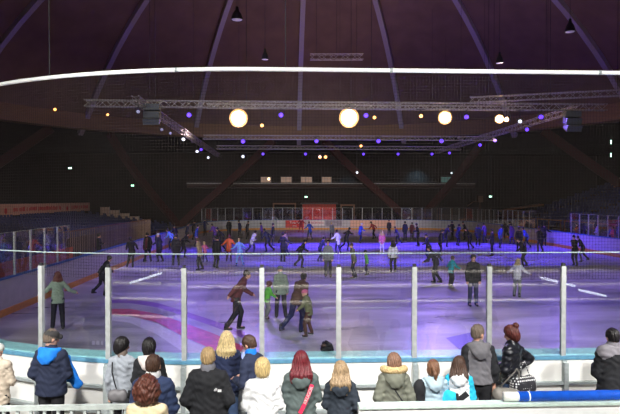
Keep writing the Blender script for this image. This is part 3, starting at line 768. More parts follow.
# ---- left and right stands
SEATC = mat('seat_blue', srgb(42, 52, 104), .55); STEPC = mat('step_concrete', srgb(60, 50, 52), .9)
def seat_mesh():
    m = MB(); m.box((0, 0, .42), (.43, .40, .04)); m.add([(-.21, -.17, .44), (.21, -.17, .44), (.21, -.14, .44), (-.21, -.14, .44), (-.20, -.27, .80), (.20, -.27, .80), (.20, -.24, .81), (-.20, -.24, .81)],
        [(0, 1, 5, 4), (2, 3, 7, 6), (4, 5, 6, 7), (0, 4, 7, 3), (1, 2, 6, 5), (0, 3, 2, 1)]); m.box((0, -.08, .2), (.06, .06, .42)); return m
def stand(side, rows, x0, dx, z0, dz, y0, y1, lab, nind):
    mb = MB(); rowc = []
    for k in range(rows):
        x = x0+side*dx*k; z = z0+dz*k
        mb.box((x, (y0+y1)/2, z/2), (dx, y1-y0, z)); rowc.append((x, z))
    struct(mb.build('floor_stand', STEPC))
    allp = []
    for (x, z) in rowc:
        y = y0+.4; n = 0
        while y < y1-.3:
            n += 1
            if int((y-y0)/7.5) != int((y-y0+.55)/7.5): y += 1.2; continue
            allp.append((x, y, z)); y += .56
    allp.sort(key=lambda q: (Vector(q)-CAM).length)
    def vis(q):
        d = Vector(q)-CAM; return abs(d.dot(rgt)/d.dot(fwd))*FPX < 318
    allp = [q for q in allp if vis(q)]
    rz = side*PI/2
    proto = tag(seat_mesh().build('stand_seat', SEATC), 'dark blue plastic seat in the %s stand' % lab, 'seat', 'seats of the %s stand' % lab)
    for k, q in enumerate(allp[:nind]):
        o = proto if k == 0 else proto.copy()
        if k: COL.objects.link(o)
        o.location = q; o.rotation_euler = (0, 0, rz)
    rest = MB(); sm = seat_mesh(); Rm = Matrix.Rotation(rz, 3, 'Z')
    for q in allp[nind:]: rest.add([Rm @ Vector(v)+Vector(q) for v in sm.v], sm.f)
    if allp[nind:]: tag(rest.build('stand_seats', SEATC), 'farther rows of dark blue seats in the %s stand' % lab, 'seats', kind='stuff')
stand(-1, 13, -18.6, .8, .3, .11, 10, 57, 'left', 150)
stand(1, 14, 18.4, .85, .8, .3, 27, 54, 'right', 150)
# banner along the top of the left stand, made of panels
BAN = mat('banner_peach', srgb(205, 160, 140), .7, var=.1)
ys = [30, 38.5, 40.2, 52, 53.6, 60]
for k, (ya, yb) in enumerate(zip(ys, ys[1:])):
    sm_ = (yb-ya) < 2; L = yb-ya-.08
    r = thing('banner', ('peach banner with red lettering on the rail above the left stand, %s from the left' if not sm_ else 'narrow peach banner with dark emblem above the left stand, %s from the left') % ORD[k], 'banner', (-29.0, (ya+yb)/2, 2.25), PI/2, 'banners above the left stand')
    z1 = .25; hh = .95 if not sm_ else 1.25
    MB().box((0, 0, z1+.3-(0 if not sm_ else .15)), (L, .04, hh)).build('cloth', BAN, r)
    if sm_: MB().lathe([(0, .01), (.25, .01), (.25, 0), (0, 0)], 12, (0, -.05, z1+.2), Matrix.Rotation(PI/2, 3, 'X')).build('emblem', REDT, r)
    else:
        lt = MB(); xq = -L/2+.5
        while xq < L/2-.6:   # blurred, unreadable red letters
            wq = random.uniform(.10, .26); lt.box((xq+wq/2, -.03, z1+.3+random.uniform(-.04, .04)), (wq, .012, random.uniform(.26, .42))); xq += wq+random.choice((.08, .1, .1, .35))
        lt.build('lettering', REDT, r)
    for q in (-L/2+.1, 0, L/2-.1): MB().box((q, .08, -.6), (.06, .06, 3.3)).build('rail_post', DARK, r)
# descending panel wall at the far end of the left stand
for k in range(5):
    x0 = -27.2+k*1.12; z0 = 2.1-k*.36
    r = thing('stepped_barrier', 'pale barrier panel stepping down beside the left stand, %s from the top' % ORD[k], 'barrier', (x0+.5, 58.3, 0), 0, 'stepped barrier panels')
    MB().box((0, 0, z0+.15), (1.02, .05, 1.05)).build('panel', mat('barrier_pale', srgb(190, 170, 150), .7), r)
    for q in (-.5, .5): MB().box((q, .04, (z0+.7)/2), (.06, .06, z0+.7)).build('post', STEEL, r)
# fence at the front of the left stand
for k in range(8):
    y = 22+k*2.4
    r = thing('barrier_fence', 'pale upright bar fence section in front of the left stand, beside the boards', 'fence', (-17.4, y, 0), PI/2, 'fence sections before the left stand')
    MB().box((0, 0, 1.25), (2.35, .05, .8)).build('panel', mat('fence_panel', srgb(70, 58, 54), .8), r)
    for q in range(9): MB().box((-1.15+q*.2875, -.05, 1.0), (.04, .04, 2.0)).build('bar', mat('fence_bar', srgb(140, 120, 104), .7), r)
    MB().box((0, -.05, 2.0), (2.4, .07, .06)).build('top_rail', TAN, r)
# players bench boxes left, orange light painted into the back panel's colour
r = thing('team_bench', 'long wooden team bench behind the left side glass', 'bench', (-16.6, 15, 0), PI/2)
MB().box((0, 0, .45), (7, .4, .06)).build('seat', TAN, r); MB().box((0, -.5, .9), (7, .06, 1.1)).build('back_panel', mat('orange_lit_panel', srgb(190, 96, 50), .7), r)
for q in (-3.2, 0, 3.2): MB().box((q, 0, .22), (.08, .35, .44)).build('leg', STEEL, r)
r = thing('sign_board', 'white square sign at the top of the right stand', 'sign', (29.5, 51, 4.9), -PI/2)
MB().box((0, 0, .55), (2.0, .05, 1.0)).build('panel', BAN, r); MB().box((0, .1, -.2), (.08, .08, 1.6)).build('post', DARK, r)
# rails on right stand front
for k in range(5):
    y = 30+k*5
    r = thing('handrail', 'tan handrail in front of the right stand, %s from the near end' % ORD[k], 'handrail', (16.9, y, 0), PI/2, 'handrails before the right stand')
    MB().tube([(-2.3, 0, 1.9), (2.3, 0, 1.9)], .045, 8).build('rail', TAN, r)
    for q in (-2.2, 0, 2.2): MB().tube([(q, 0, 0), (q, 0, 1.9)], .035, 8).build('post', TAN, r)

# ---- near stand behind/below the camera (seen in the glass reflection)
STB = mat('bench_plank', srgb(185, 180, 175), .6)
struct(MB().box((-6, -4.0, .08), (30, 2.4, .2)).build('floor_step', CONC))
for k in range(10):
    if 1 < k < 6: pass
    y = -5.6-k*.85; z = .2+.3*k
    struct(MB().box((-5, y, z/2), (34, .85, z)).build('floor_terrace', CONC))
    r = thing('terrace_bench', 'long pale plank bench of the near terrace', 'bench', (-5, y+.05, z), 0, 'benches of the near terrace') if y < -9.8 or y > -8.2 else None
    if r:
        MB().box((0, 0, .42), (33, .30, .05)).build('plank', STB, r)
        lb = MB()
        for q in range(24): lb.box((-16+q*1.4, 0, .2), (.06, .25, .4))
        lb.build('bracket', DARK, r)

# foreground rail (left) and parapet (right)
RAILM = mat('pale_rail', srgb(196, 205, 200), .5)
pL, pR = G(-14, 407, 1.45), G(131, 408, 1.45)
r = thing('handrail', 'pale grey handrail with short posts across the bottom left corner', 'handrail', (0, 0, 0))
yy_ = (pL.y+pR.y)/2
MB().bar((pL.x, yy_, 1.45), (pR.x, yy_, 1.45), .05, .05).build('rail', RAILM, r)
MB().bar((pL.x, yy_, .95), (pR.x, yy_, .95), .035, .035).build('lower_rail', RAILM, r)
nP = 11
for k in range(nP): x = pL.x+(pR.x-pL.x)*(k+.5)/nP; MB().bar((x, yy_, .18), (x, yy_, 1.45), .03, .03).build('baluster', RAILM, r)
x0 = G(358, 404, 1.45).x; yb = G(358, 403, 1.45).y
r = thing('parapet', 'white parapet wall with pale flat top in the bottom right foreground', 'parapet', (0, 0, 0))
MB().box((x0+3.5, yb-.06, .80), (7, .10, 1.26)).build('wall', mat('parapet_white', (.85, .86, .84), .6, var=.04), r)
MB().box((x0+3.5, yb-.06, 1.44), (7.0, .14, .03)).build('top_board', mat('parapet_top', srgb(200, 220, 208), .5), r)
x1 = G(503, 397, 1.5).x
r = thing('foam_pad', 'long royal blue foam pad lying along the white parapet', 'pad', (x1, yb-.05, 1.457))
MB().tube([(.16, 0, .055), (5.2, 0, .055)], .053, 20).build('cushion', mat('pad_blue', srgb(20, 92, 215), .4), r, smooth=True)
MB().tube([(.0, 0, .055), (.16, 0, .055)], .051, 20).build('end_sleeve', mat('pad_white', (.85, .84, .80), .6), r, smooth=True)
MB().tube([(.27, 0, .055), (.285, 0, .055)], .0545, 20).build('strap', mat('pad_strap', (.8, .85, .9), .5), r, smooth=True)

# ================================================================== RIG
TRM = mat('truss_aluminium', (.42, .38, .36), .5, .3)
def truss(a, b, lab, w_=.30, group=None, rad=.024):
    a, b = Vector(a), Vector(b); d = (b-a); L = d.length; t = d.normalized(); x = t.cross(Vector((0, 0, 1))).normalized(); z = x.cross(t)
    r = thing('lighting_truss', lab, 'truss', a, 0, group)
    cs_ = [x*w_/2*i+z*w_/2*j for (i, j) in ((-1, -1), (1, -1), (1, 1), (-1, 1))]
    for c in cs_: MB().tube([c, c+d], rad, 6).build('chord', TRM, r)
    mb = MB(); n = max(2, int(L/w_/1.1))
    for k in range(n):
        p0 = d*(k/n); p1 = d*((k+1)/n)
        for q in range(4):
            c0, c1 = cs_[q], cs_[(q+1) % 4]
            if k % 2: c0, c1 = c1, c0
            mb.bar(p0+c0, p1+c1, rad*.8, rad*.8)
    mb.build('lacing', TRM, r)
    for f_ in (.12, .5, .88):
        p = d*f_; rr = ((a+p).xy-DC.xy).length; top = (math.sqrt(RS*RS-rr*rr)+ZC-.4 if rr < 32.5 else 11)-a.z-p.z
        MB().tube([p, p+Vector((0, 0, top))], .012, 5).build('hoist_cable', DARK, r)
    return r
a, b = GY(85, 106, 22), GY(606, 107.5, 22); truss((a.x, 22, 8.75), (b.x, 22, 8.75), 'long front lighting truss spanning the hall below the roof', .34)
a, b = GY(470, 100, 24), GY(640, 92, 20); truss(a, b, 'sloping lighting truss at right above the front truss end', .30)
a, b = GY(310, 57, 34), GY(363, 57, 34); truss(a, b, 'short lighting truss hanging high in the middle of the dome', .40)
truss((-12.5, 37, 8.6), (11, 37, 8.6), 'middle lighting truss crossing behind the warm floodlights', .32)
truss((-12.5, 46, 8.6), (11, 46, 8.6), 'rear lighting truss, farthest from the spectators', .32)
truss((-13.6, 20.3, 8.7), (-13.6, 58, 8.7), 'left lighting truss running toward the far end', .34)
truss((10.2, 22.5, 8.75), (10.2, 52, 8.75), 'right lighting truss running toward the far end', .34)

CAN = mat('fixture_black', (.025, .025, .03), .5)
def fixture(p, lab, grp, r_, em, name='spotlight', to=None, cat='spotlight', topz=None):
    """can aimed at 'to', hung on a yoke"""
    p = Vector(p); to = Vector(to) if to is not None else Vector((CAM.x+2, CAM.y, CAM.z))
    q = (to-p).to_track_quat('Z', 'Y').to_matrix()
    r = thing(name, lab, cat, p, 0, grp)
    R = max(r_*1.25, .12)
    MB().lathe([(0, -R*2), (R*.7, -R*1.9), (R, -R*.8), (R, 0), (R*.9, .01)], 14, (0, 0, 0), q).build('housing', CAN, r, smooth=True)
    MB().lathe([(0, r_*.45), (r_*.5, r_*.38), (r_*.85, r_*.2), (r_, 0), (r_*.8, -.01), (0, -.01)], 14, (0, 0, 0), q).build('lens', em, r, smooth=True)
    if name == 'floodlight': MB().lathe([(r_*.98, .0), (r_*1.3, .05), (r_*1.32, -.02), (r_*.98, -.05)], 20, (0, 0, 0), q).build('halo_ring', mat('warm_halo_glow', (.9, .6, .3), .4, emit=(1, .50, .16), estr=1.1), r, smooth=True)  # glowing ring stands in for the warm halo around the lens
    tz = (topz if topz is not None else 8.6)-p.z
    if tz > .05: MB().tube([(-R-.03, 0, 0), (-R-.03, 0, R+.05), (0, 0, R+.1), (R+.03, 0, R+.05), (R+.03, 0, 0)], .02, 6).bar((-.25, 0, max(tz, R+.2)-.02), (.25, 0, max(tz, R+.2)-.02), .04, .04).bar((0, -.25, max(tz, R+.2)-.02), (0, .25, max(tz, R+.2)-.02), .04, .04).tube([(0, 0, R+.1), (0, 0, max(tz, R+.2))], .02, 6).build('yoke', CAN, r)
    return r
WARM = mat('warm_lens', (1, .8, .5), .4, emit=(1, .78, .42), estr=26); WARMS = mat('warm_small_lens', (1, .7, .4), .4, emit=(1, .42, .11), estr=4)
BLUL = mat('blue_lens', (.3, .2, 1), .4, emit=(.11, .03, 1), estr=2.4); WHL = mat('white_lens', (1, 1, 1), .4, emit=(.8, .85, 1), estr=1.6); DIM = mat('dim_lens', (.5, .5, .6), .4, emit=(.30, .28, .55), estr=.6)
for (px, py, rr, lab) in ((238.5, 118, .42, 'big warm floodlight, leftmost of the row under the front truss'), (349, 117.5, .46, 'big warm floodlight in the middle of the row'), (445, 117.5, .32, 'warm floodlight right of the middle one'), (499.5, 119, .21, 'smaller warm floodlight, left one of the close pair at right'), (506.5, 119.5, .11, 'smallest warm floodlight, right one of the close pair at right')):
    p = GY(px, py, 26); fixture(p, lab, 'warm floodlights', rr, WARM, 'floodlight', cat='floodlight', topz=9.2)
truss((-10.8, 26, 9.3), (9.2, 26, 9.3), 'truss directly above the warm floodlights', .25)
BL = [(189, 115, 22.2), (281, 115, 22.2), (366, 115.5, 22.2), (466.5, 117, 22.2), (541, 117, 22.2), (527, 129.5, 29), (243, 141.5, 37), (316.5, 141, 37), (378.5, 141, 37), (441.5, 141, 37), (495, 140.5, 37), (263, 154, 46), (305.5, 154, 46), (363.5, 154, 46), (398, 154, 46), (432, 154, 46), (449.5, 153, 46), (480, 145, 37)]
for k, (px, py, Y) in enumerate(BL):
    row = 'front truss' if Y < 23 else ('middle truss' if Y < 40 else 'rear truss')
    fixture(GY(px, py, Y), 'blue glowing spotlight on the %s, %s of all from the list left to right' % (row, ORD[k]) if False else 'small blue glowing spotlight under the %s, %s from the left there' % (row, ORD[sorted([q for q in BL if ('front truss' if q[2] < 23 else ('middle truss' if q[2] < 40 else 'rear truss')) == row]).index((px, py, Y))]),
            'blue spotlights on the rig', topz=8.6 if Y < 30 else 8.46, r_=.12 if Y < 30 else .12+.04*(k in (6, 7, 8, 9)), em=BLUL)
SL = [(140.5, 113, 23, DIM), (147, 108, 22, DIM), (157, 122, 26, WHL), (163.5, 130.5, 30, DIM), (172, 134, 33, DIM), (184.5, 140, 37, WHL), (198, 152, 47, WHL), (202, 150, 47, BLUL), (209, 158, 55, WHL)]
for k, (px, py, Y, m_) in enumerate(SL):
    Zl = 7.4*575/(283-px); fixture(Vector((-13.6, Zl-9, 3.7+(199-py)*Zl/575)), 'little moving head lamp on the left truss, %s from the front' % ORD[k], 'moving head lamps on the left truss', .09 if m_ is DIM else .12, m_, 'moving_head_lamp', cat='stage lamp')
OL = [(262, 125.5, 26, WARMS, 'tiny warm lamp right of the leftmost floodlight'), (374.5, 117.5, 26, WARMS, 'tiny warm lamp right of the middle floodlight'), (421, 116, 22.1, WARMS, 'soft orange lamp left of the third floodlight'),
      (320, 157, 46, WARMS, 'orange lamp under the rear truss, left one of two'), (325.5, 157, 46, WARMS, 'orange lamp under the rear truss, right one of two'), (361, 146, 37, WARMS, 'tiny warm lamp under the middle truss'),
      (55, 109.5, 44, WARMS, 'orange lamp on the ring beam at upper left'), (107.5, 114.5, 50, WARMS, 'dim orange lamp on the ring beam below the left truss end'),
      (243, 156.5, 46, WHL, 'tiny white lamp left of the rear truss middle'), (357, 172.5, 60, WHL, 'tiny white lamp above the gallery at centre'), (451.5, 173, 74, WHL, 'tiny white lamp above the bluish gallery window'), (520, 121.5, 22.1, WHL, 'small white lamp right of the floodlight pair')]
for (px, py, Y, m_, lab) in OL:
    if px in (55, 107.5):
        t_ = 30.0
        while ((CAM+ray(px, py)*t_).xy-DC.xy).length < 31.65: t_ += .02
        p = CAM+ray(px, py)*t_; tz_ = p.z
    else:
        p = GY(px, py, Y); tz_ = {26: 9.19, 22.1: 8.6, 46: 8.46, 37: 8.46, 60: 13.85, 74: 10.5}[Y]
    fixture(p, lab, None, .10 if Y < 40 else .14, m_, 'hall_lamp', cat='lamp', topz=tz_)
# clusters of speakers at the truss ends
for (px, py, Y, lab) in ((572, 119, 22, 'dark hanging loudspeaker cluster under the right end of the front truss'), (152, 112, 22.0, 'dark hanging loudspeaker cluster under the left end of the front truss')):
    p = GY(px, py, Y); r = thing('loudspeaker_cluster', lab, 'loudspeaker', p)
    for k in range(3):
        Rk = Matrix.Rotation(.25*k, 3, 'X'); MB().box((0, -.05*k, .25-.36*k), (.85, .45, .32), Rk).build('cabinet', mat('speaker_grey', (.05, .06, .075), .6), r)
    MB().tube([(-.3, 0, .4), (-.3, 0, 8.7-p.z)], .015, 5).tube([(.3, 0, .4), (.3, 0, 8.7-p.z)], .015, 5).build('hanger', CAN, r)
# pendants in the dome
for (px, py, Y, s_, lab) in ((237, 18, 20, .30, 'large dark bell pendant lamp near the top left of the dome'), (265, 58, 26, .22, 'small dark bell pendant lamp right of the large one'), (570, 30, 19, .26, 'dark bell pendant lamp at upper right beside the wide rib'), (499.5, 61.5, 25, .24, 'dark bell pendant lamp just above the white pipe at right')):
    p = GY(px, py, Y); r = thing('pendant_lamp', lab, 'pendant lamp', p)
    MB().lathe([(s_, -.1), (s_*.95, 0), (s_*.7, .22), (s_*.3, .38), (s_*.25, .55), (0, .56)], 18).build('shade', CAN, r, smooth=True)
    MB().lathe([(0, -.12), (s_*.8, -.10), (s_*.9, -.06)], 18).build('lens', mat('pendant_lens', (.55, .55, .6), .3, emit=srgb(120, 110, 140), estr=.5), r, smooth=True)  # disc of an unlit lamp, given a faint glow
    rr = ((p).xy-DC.xy).length; top = math.sqrt(RS*RS-rr*rr)+ZC-p.z
    MB().tube([(0, 0, .5), (0, 0, top)], .012, 5).build('cable', CAN, r)

# ================================================================== SPECTATORS
navy = cloth('navy', (30, 38, 62)); blk = cloth('black', (30, 31, 35)); blk2 = cloth('black_trousers', (24, 24, 28)); blu = cloth('royal_blue', (22, 128, 232)); gry = cloth('grey_coat', (158, 164, 172), bump=.5)
navy2 = cloth('navy_parka', (44, 58, 92)); cream = cloth('cream', (236, 218, 178)); white = cloth('white_jacket', (235, 236, 236)); jean = cloth('jeans', (70, 92, 128)); grn = cloth('grey_green', (88, 100, 98))
dnavy = cloth('dark_slate', (44, 52, 62)); olive = cloth('olive_grey', (116, 118, 104)); pale = cloth('pale_blue', (176, 200, 212)); vest = cloth('grey_vest', (112, 110, 114)); leather = mat('cloth_shiny_black', (.012, .013, .018), .28, var=.2, bump=.2, bscale=40)
fur_ = mat('fur_trim', srgb(206, 178, 128), .95, var=.4, scale=60, bump=.6, bscale=150); cyan = cloth('cyan', (40, 190, 226)); teal = cloth('teal', (20, 170, 165)); pink = cloth('pink_strap', (238, 52, 92), .6)
ggr = cloth('shoulder_grey', (128, 124, 130)); scarf = cloth('scarf_taupe', (120, 106, 96), bump=.6)
h_dk = hairm('black_brown', (24, 18, 20)); h_bl = hairm('blond', (222, 194, 134)); h_lb = hairm('light_blond', (232, 206, 150)); h_rd = hairm('dark_red', (118, 36, 46)); h_gi = hairm('auburn_curls', (108, 60, 46)); h_br = hairm('brown', (86, 60, 46)); h_sb = hairm('sandy', (180, 152, 116)); h_gy = hairm('grey_brown', (128, 112, 98)); h_au = hairm('auburn', (104, 48, 42)); h_lbr = hairm('light_brown', (150, 112, 90)); h_st = hairm('short_straw', (202, 170, 122))
def spect(px, py, H, label, base=0.0, **kw):
    p = G(px, py, H+base+.01); return person(label, (p.x, p.y, base), kw.pop('rz', 0), H, **kw)
def W(r, J, p):  # point in figure space (metres for 1.75 m figure) -> world
    return Matrix.Rotation(r.rotation_euler.z, 4, 'Z').to_3x3() @ (Vector(p)*J['S'])+r.location

capm, J1 = spect(51, 330, 1.79, 'man in flat dark cap and navy coat with bright blue hood', bulk=.045, jacket=navy, trousers=blk2, haircol=h_gy, hair='cap', hatcol=mat('cap_grey', srgb(58, 56, 56), .9), hood=blu, arms=('pocket', 'front'), turn=.7, nod=.3, hem=.85, width=1.08, rz=-.15)
gcw, J2 = spect(122, 338, 1.66, 'dark haired woman in long light grey coat with shoulder bag', bulk=.02, jacket=gry, trousers=blk2, haircol=h_dk, hair='bob', arms=('down', 'front'), turn=.95, nod=.2, hem=.72, collar=scarf, width=.95, rz=-.1)
bhw, J3 = spect(149, 339, 1.66, 'black haired woman in black coat with white hood lining', bulk=.03, jacket=blk, trousers=blk2, haircol=h_dk, hair='bob', arms=('front', 'front'), hood=cloth('white_lining', (215, 205, 200)), collar=blk, nod=.35, width=1.0, rz=.12)
nvm, J4 = spect(153, 355.5, 1.80, 'short haired man in blue quilted parka with white collar', bulk=.05, jacket=navy2, trousers=jean, haircol=h_br, hair='short', arms=('front', 'front'), collar=cloth('white_collar', (225, 225, 225)), puffer=.006, nod=.25, width=1.08)
ging, J5 = spect(147, 378, 1.66, 'person with bushy auburn hair and cream coat at the bottom edge', base=.18, bulk=.03, jacket=cream, trousers=blk2, haircol=h_gi, hair='bushy', arms=('front', 'front'), nod=.1)
blm, J6 = spect(208, 348, 1.82, 'stocky blond man in black jacket with small white logo', bulk=.05, jacket=blk, trousers=jean, haircol=h_st, hair='short', arms=('pocket', 'pocket'), hood=None, collar=cloth('grey_collar', (120, 120, 128)), width=1.1, nod=.15)
blw, J7 = spect(226.5, 332, 1.70, 'woman with long light blond hair in navy quilted jacket', bulk=.035, jacket=cloth('navy_quilt', (34, 44, 76)), trousers=jean, haircol=h_lb, hair='long', arms=('front', 'front'), puffer=.007, nod=.2, turn=-.15)
bcm, J8 = spect(256, 336, 1.76, 'brown haired man in dark jacket with bright blue collar', bulk=.03, jacket=cloth('dark_blue_grey', (44, 52, 78)), trousers=jean, haircol=h_br, hair='short', arms=('front', 'front'), collar=blu, nod=.5, rz=1.0, lean=.15)
whj, J9 = spect(262.5, 359, 1.66, 'person with short blond hair in white jacket', bulk=.035, jacket=white, trousers=blk2, haircol=h_bl, hair='bob', arms=('front', 'front'), collar=white, nod=.2, width=1.08)
rhw, J10 = spect(301, 352, 1.70, 'woman with long dark red hair in grey green hoodie and pink strap', bulk=.03, jacket=grn, trousers=blk2, haircol=h_rd, hair='long', arms=('front', 'front'), hood=grn, nod=.15, width=1.08)
fgw, J11 = spect(340.5, 362, 1.58, 'girl with long fair hair in dark slate hooded coat', bulk=.03, jacket=dnavy, trousers=jean, haircol=h_sb, hair='long', arms=('front', 'pocket'), hood=dnavy, nod=.2, turn=-.3, rz=-.1)
fuh, J13 = spect(394, 354, 1.62, 'woman in olive grey parka with light fur trimmed hood', bulk=.045, jacket=olive, trousers=blk2, haircol=h_lbr, hair='bob', arms=('pocket', 'pocket'), hood=olive, fur=fur_, nod=.15)
pon, J14 = spect(433.5, 360.5, 1.50, 'girl with ginger brown ponytail in pale blue jacket', bulk=.03, jacket=pale, trousers=blk2, haircol=hairm('ginger_brown', (136, 94, 66)), hair='pony', arms=('front', 'front'), hood=pale, nod=.1, turn=.2)
brg, J15 = spect(459, 358, 1.50, 'girl with long brown hair in white hooded jacket with cyan and teal panels', bulk=.03, jacket=white, sleeve=cyan, trousers=cloth('dark_teal_trousers', (30, 60, 70)), haircol=h_br, hair='long', arms=('front', 'front'), hood=white, nod=.3, turn=.3, rz=-.35, lean=.12)
vsm, J16 = spect(478.5, 325, 1.83, 'tall grey haired man in grey hooded vest with black sleeves', bulk=.035, jacket=vest, sleeve=blk, trousers=blk2, haircol=h_gy, hair='short', arms=('down', 'down'), hood=vest, nod=.15, turn=.95, rz=-.1, width=1.05, hem=.95)
wbp, J17 = spect(512, 326, 1.76, 'auburn haired woman in shiny black padded jacket, hand on hip', bulk=.035, jacket=leather, trousers=jean, haircol=h_au, hair='bun', arms=('front', 'hip'), nod=.35, rz=.85, turn=-.2, puffer=.010, width=1.0, hem=.93)
rgm, J18 = spect(613, 329, 1.80, 'dark haired man in black jacket with grey shoulders at the right edge', bulk=.045, jacket=blk, yoke=ggr, trousers=blk2, haircol=h_dk, hair='short', arms=('front', 'front'), nod=.3, width=1.08, collar=ggr, hem=.86)
lfe, J19 = spect(-3, 343, 1.60, 'person in pale hat and cream coat cut by the left edge', bulk=.03, jacket=cloth('cream_coat', (205, 190, 170)), trousers=blk2, haircol=h_dk, hair='none', hatcol=cloth('pale_hat', (222, 224, 216)), arms=('front', 'front'), nod=.1)
# child on the ice right behind the boards
pc = G(328.5, 349, 1.31); person('child with dark hair standing on the ice just behind the near glass', (pc.x, max(pc.y, .5), 0), PI*.15, 1.30, bulk=.025, jacket=blk, trousers=blk2, haircol=h_dk, hair='bushy', arms=('reach', 'reach'), head=1.05, skates=True)

# ---- things carried
def strap_pts(J, r, pts, wd, m, name, label, cat, parent=None):
    mb = MB(); Ps = [W(r, J, p) for p in pts]
    return Ps
def loft_strap(pts, wd, th, up):
    mb = MB()
    for p, q in zip(pts, pts[1:]): mb.bar(p, q+(q-p).normalized()*.004, wd, th, up=up)
    return mb
def back_y(J, z, b, extra=.0):  # y of the back surface of jacket at figure height z
    return -(.165+b)*(.66+2*b)-extra
# pink strap of the red haired woman
def strap(r, J, ptsF, wd, m, label, name='bag_strap', cat='strap', txt=None, tm=None):
    Pw = [W(r, J, p) for p in ptsF]; c = Pw[len(Pw)//2]
    root = thing(name, label, cat, c)
    nrm = Matrix.Rotation(r.rotation_euler.z, 3, 'Z') @ Vector((0, -1, .1))
    loft_strap([p-c for p in Pw], wd, .006, nrm).build('band', m, root)
    if txt:
        a, b = Pw[0], Pw[-1]; d = (b-a).normalized(); n = nrm.normalized(); u = n.cross(d).normalized(); n = d.cross(u)
        t = text('lettering', txt, wd*1.15, tm, root, Vector((0, 0, 0))+n*.008, (0, 0, 0), .001)
        t.rotation_euler = Matrix((d, u, n)).transposed().to_euler()
    return root
yb_ = back_y(J10, 1.3, .03, .035)
strap(rhw, J10, [(-.02, yb_+.0, 1.00), (.04, yb_-.008, 1.12), (.09, yb_-.008, 1.24), (.14, yb_+.012, 1.37)], .05, pink, 'pink shoulder strap with white lettering across the grey green hoodie', txt='RKUGOR', tm=WHT)
yb_ = back_y(J2, 1.2, .02, .03)
strap(gcw, J2, [(.0, yb_-.02, .97), (-.05, yb_-.015, 1.12), (-.09, yb_-.01, 1.28), (-.10, yb_+.03, 1.42)], .018, blk, 'thin dark bag strap across the light grey coat')
def bag(p, rz, w_, d_, h_, m, label, strapm=None, top=None, name='handbag'):
    r = thing(name, label, 'bag', p, rz)
    pr = [P('b', (-w_/2+d_*.5, 0, h_*.35), (w_/2-d_*.5, 0, h_*.35), d_*.55, sc=(1, 1, h_/d_*.62), k=.04), P('b', (-w_/2+d_*.6, 0, h_*.3), (w_/2-d_*.6, 0, h_*.3), d_*.5, k=.05)]
    me = sdf_mesh(pr, .012, ['b'], [m], disp=lambda X, Y, Z: .004*np.sin(X*50)*np.sin(Z*45)); me.name = 'pouch'; o = D.objects.new('pouch', me); COL.objects.link(o); o.parent = r
    if top is not None:
        t = Matrix.Rotation(-rz, 3, 'Z') @ (Vector(top)-Vector(p))
        MB().tube([(-w_*.4, 0, h_*.5), t+Vector((-.03, 0, -.05)), t, t+Vector((.03, 0, -.05)), (w_*.4, 0, h_*.5)], .009, 6).build('handle', strapm or m, r, smooth=True)
    return r
b2 = W(gcw, J2, (.03, yb_-.10, .86)); bag(b2, 0, .26, .10, .22, cloth('bag_grey', (110, 108, 110), .5), 'grey handbag hanging at the back of the light grey coat')
b11 = W(fgw, J11, (.33, -.02, .88)); bag(b11, .1, .30, .13, .22, mat('bag_black', (.02, .02, .022), .4), 'black handbag on the arm of the fair haired girl', top=W(fgw, J11, (.22, -.06, 1.24)))
def dots(name, a, b):
    m = D.materials.new(name); m.use_nodes = True; nt = m.node_tree; bs = nt.nodes['Principled BSDF']; tc = nt.nodes.new('ShaderNodeTexCoord'); v = nt.nodes.new('ShaderNodeTexVoronoi'); v.inputs['Scale'].default_value = 28; v.inputs['Randomness'].default_value = .1
    r = nt.nodes.new('ShaderNodeValToRGB'); r.color_ramp.interpolation = 'CONSTANT'; r.color_ramp.elements[0].color = (*a, 1); r.color_ramp.elements[1].color = (*b, 1); r.color_ramp.elements[1].position = .36
    nt.links.new(tc.outputs['Object'], v.inputs['Vector']); nt.links.new(v.outputs['Distance'], r.inputs[0]); nt.links.new(r.outputs[0], bs.inputs['Base Color']); bs.inputs['Roughness'].default_value = .6; return m
p17 = wbp.location
pb = G(519, 383, .95); bag((pb.x, p17.y-.30, .80), .3, .42, .16, .36, dots('polka_dots', (.75, .75, .75), (.02, .02, .025)), 'black handbag with white polka dots under the arm of the padded jacket woman', top=(pb.x+.02, p17.y-.28, 1.32), name='handbag')
pb = G(499, 388, .85); bag((pb.x, p17.y-.38, .74), -.2, .40, .18, .30, cloth('bag_taupe', (128, 124, 116), .6), 'slouchy taupe bag beside the polka dot bag', top=(pb.x+.16, p17.y-.34, 1.22))
# blue jacket carried by the cap man, draped over the boards
pj = G(72, 365, 1.2)
jp_ = [P('j', (-.05, 0, .30), (.0, 0, .05), .07, .09, sc=(1, .7, 1)), P('j', (-.02, .0, .18), (.12, 0, -.08), .06, .075, sc=(1, .7, 1), k=.04), P('j', (-.10, .02, .25), (-.10, 0, -.10), .05, .06, k=.04)]
r = thing('folded_jacket', 'bright blue jacket held over the board edge by the man in the cap', 'jacket', (pj.x, -.34, 1.03)); me = sdf_mesh(jp_, .012, ['j'], [blu], disp=lambda X, Y, Z: .008*np.sin(X*45+Z*20)*np.sin(Z*30+1)); o = D.objects.new('cloth', me); COL.objects.link(o); o.parent = r
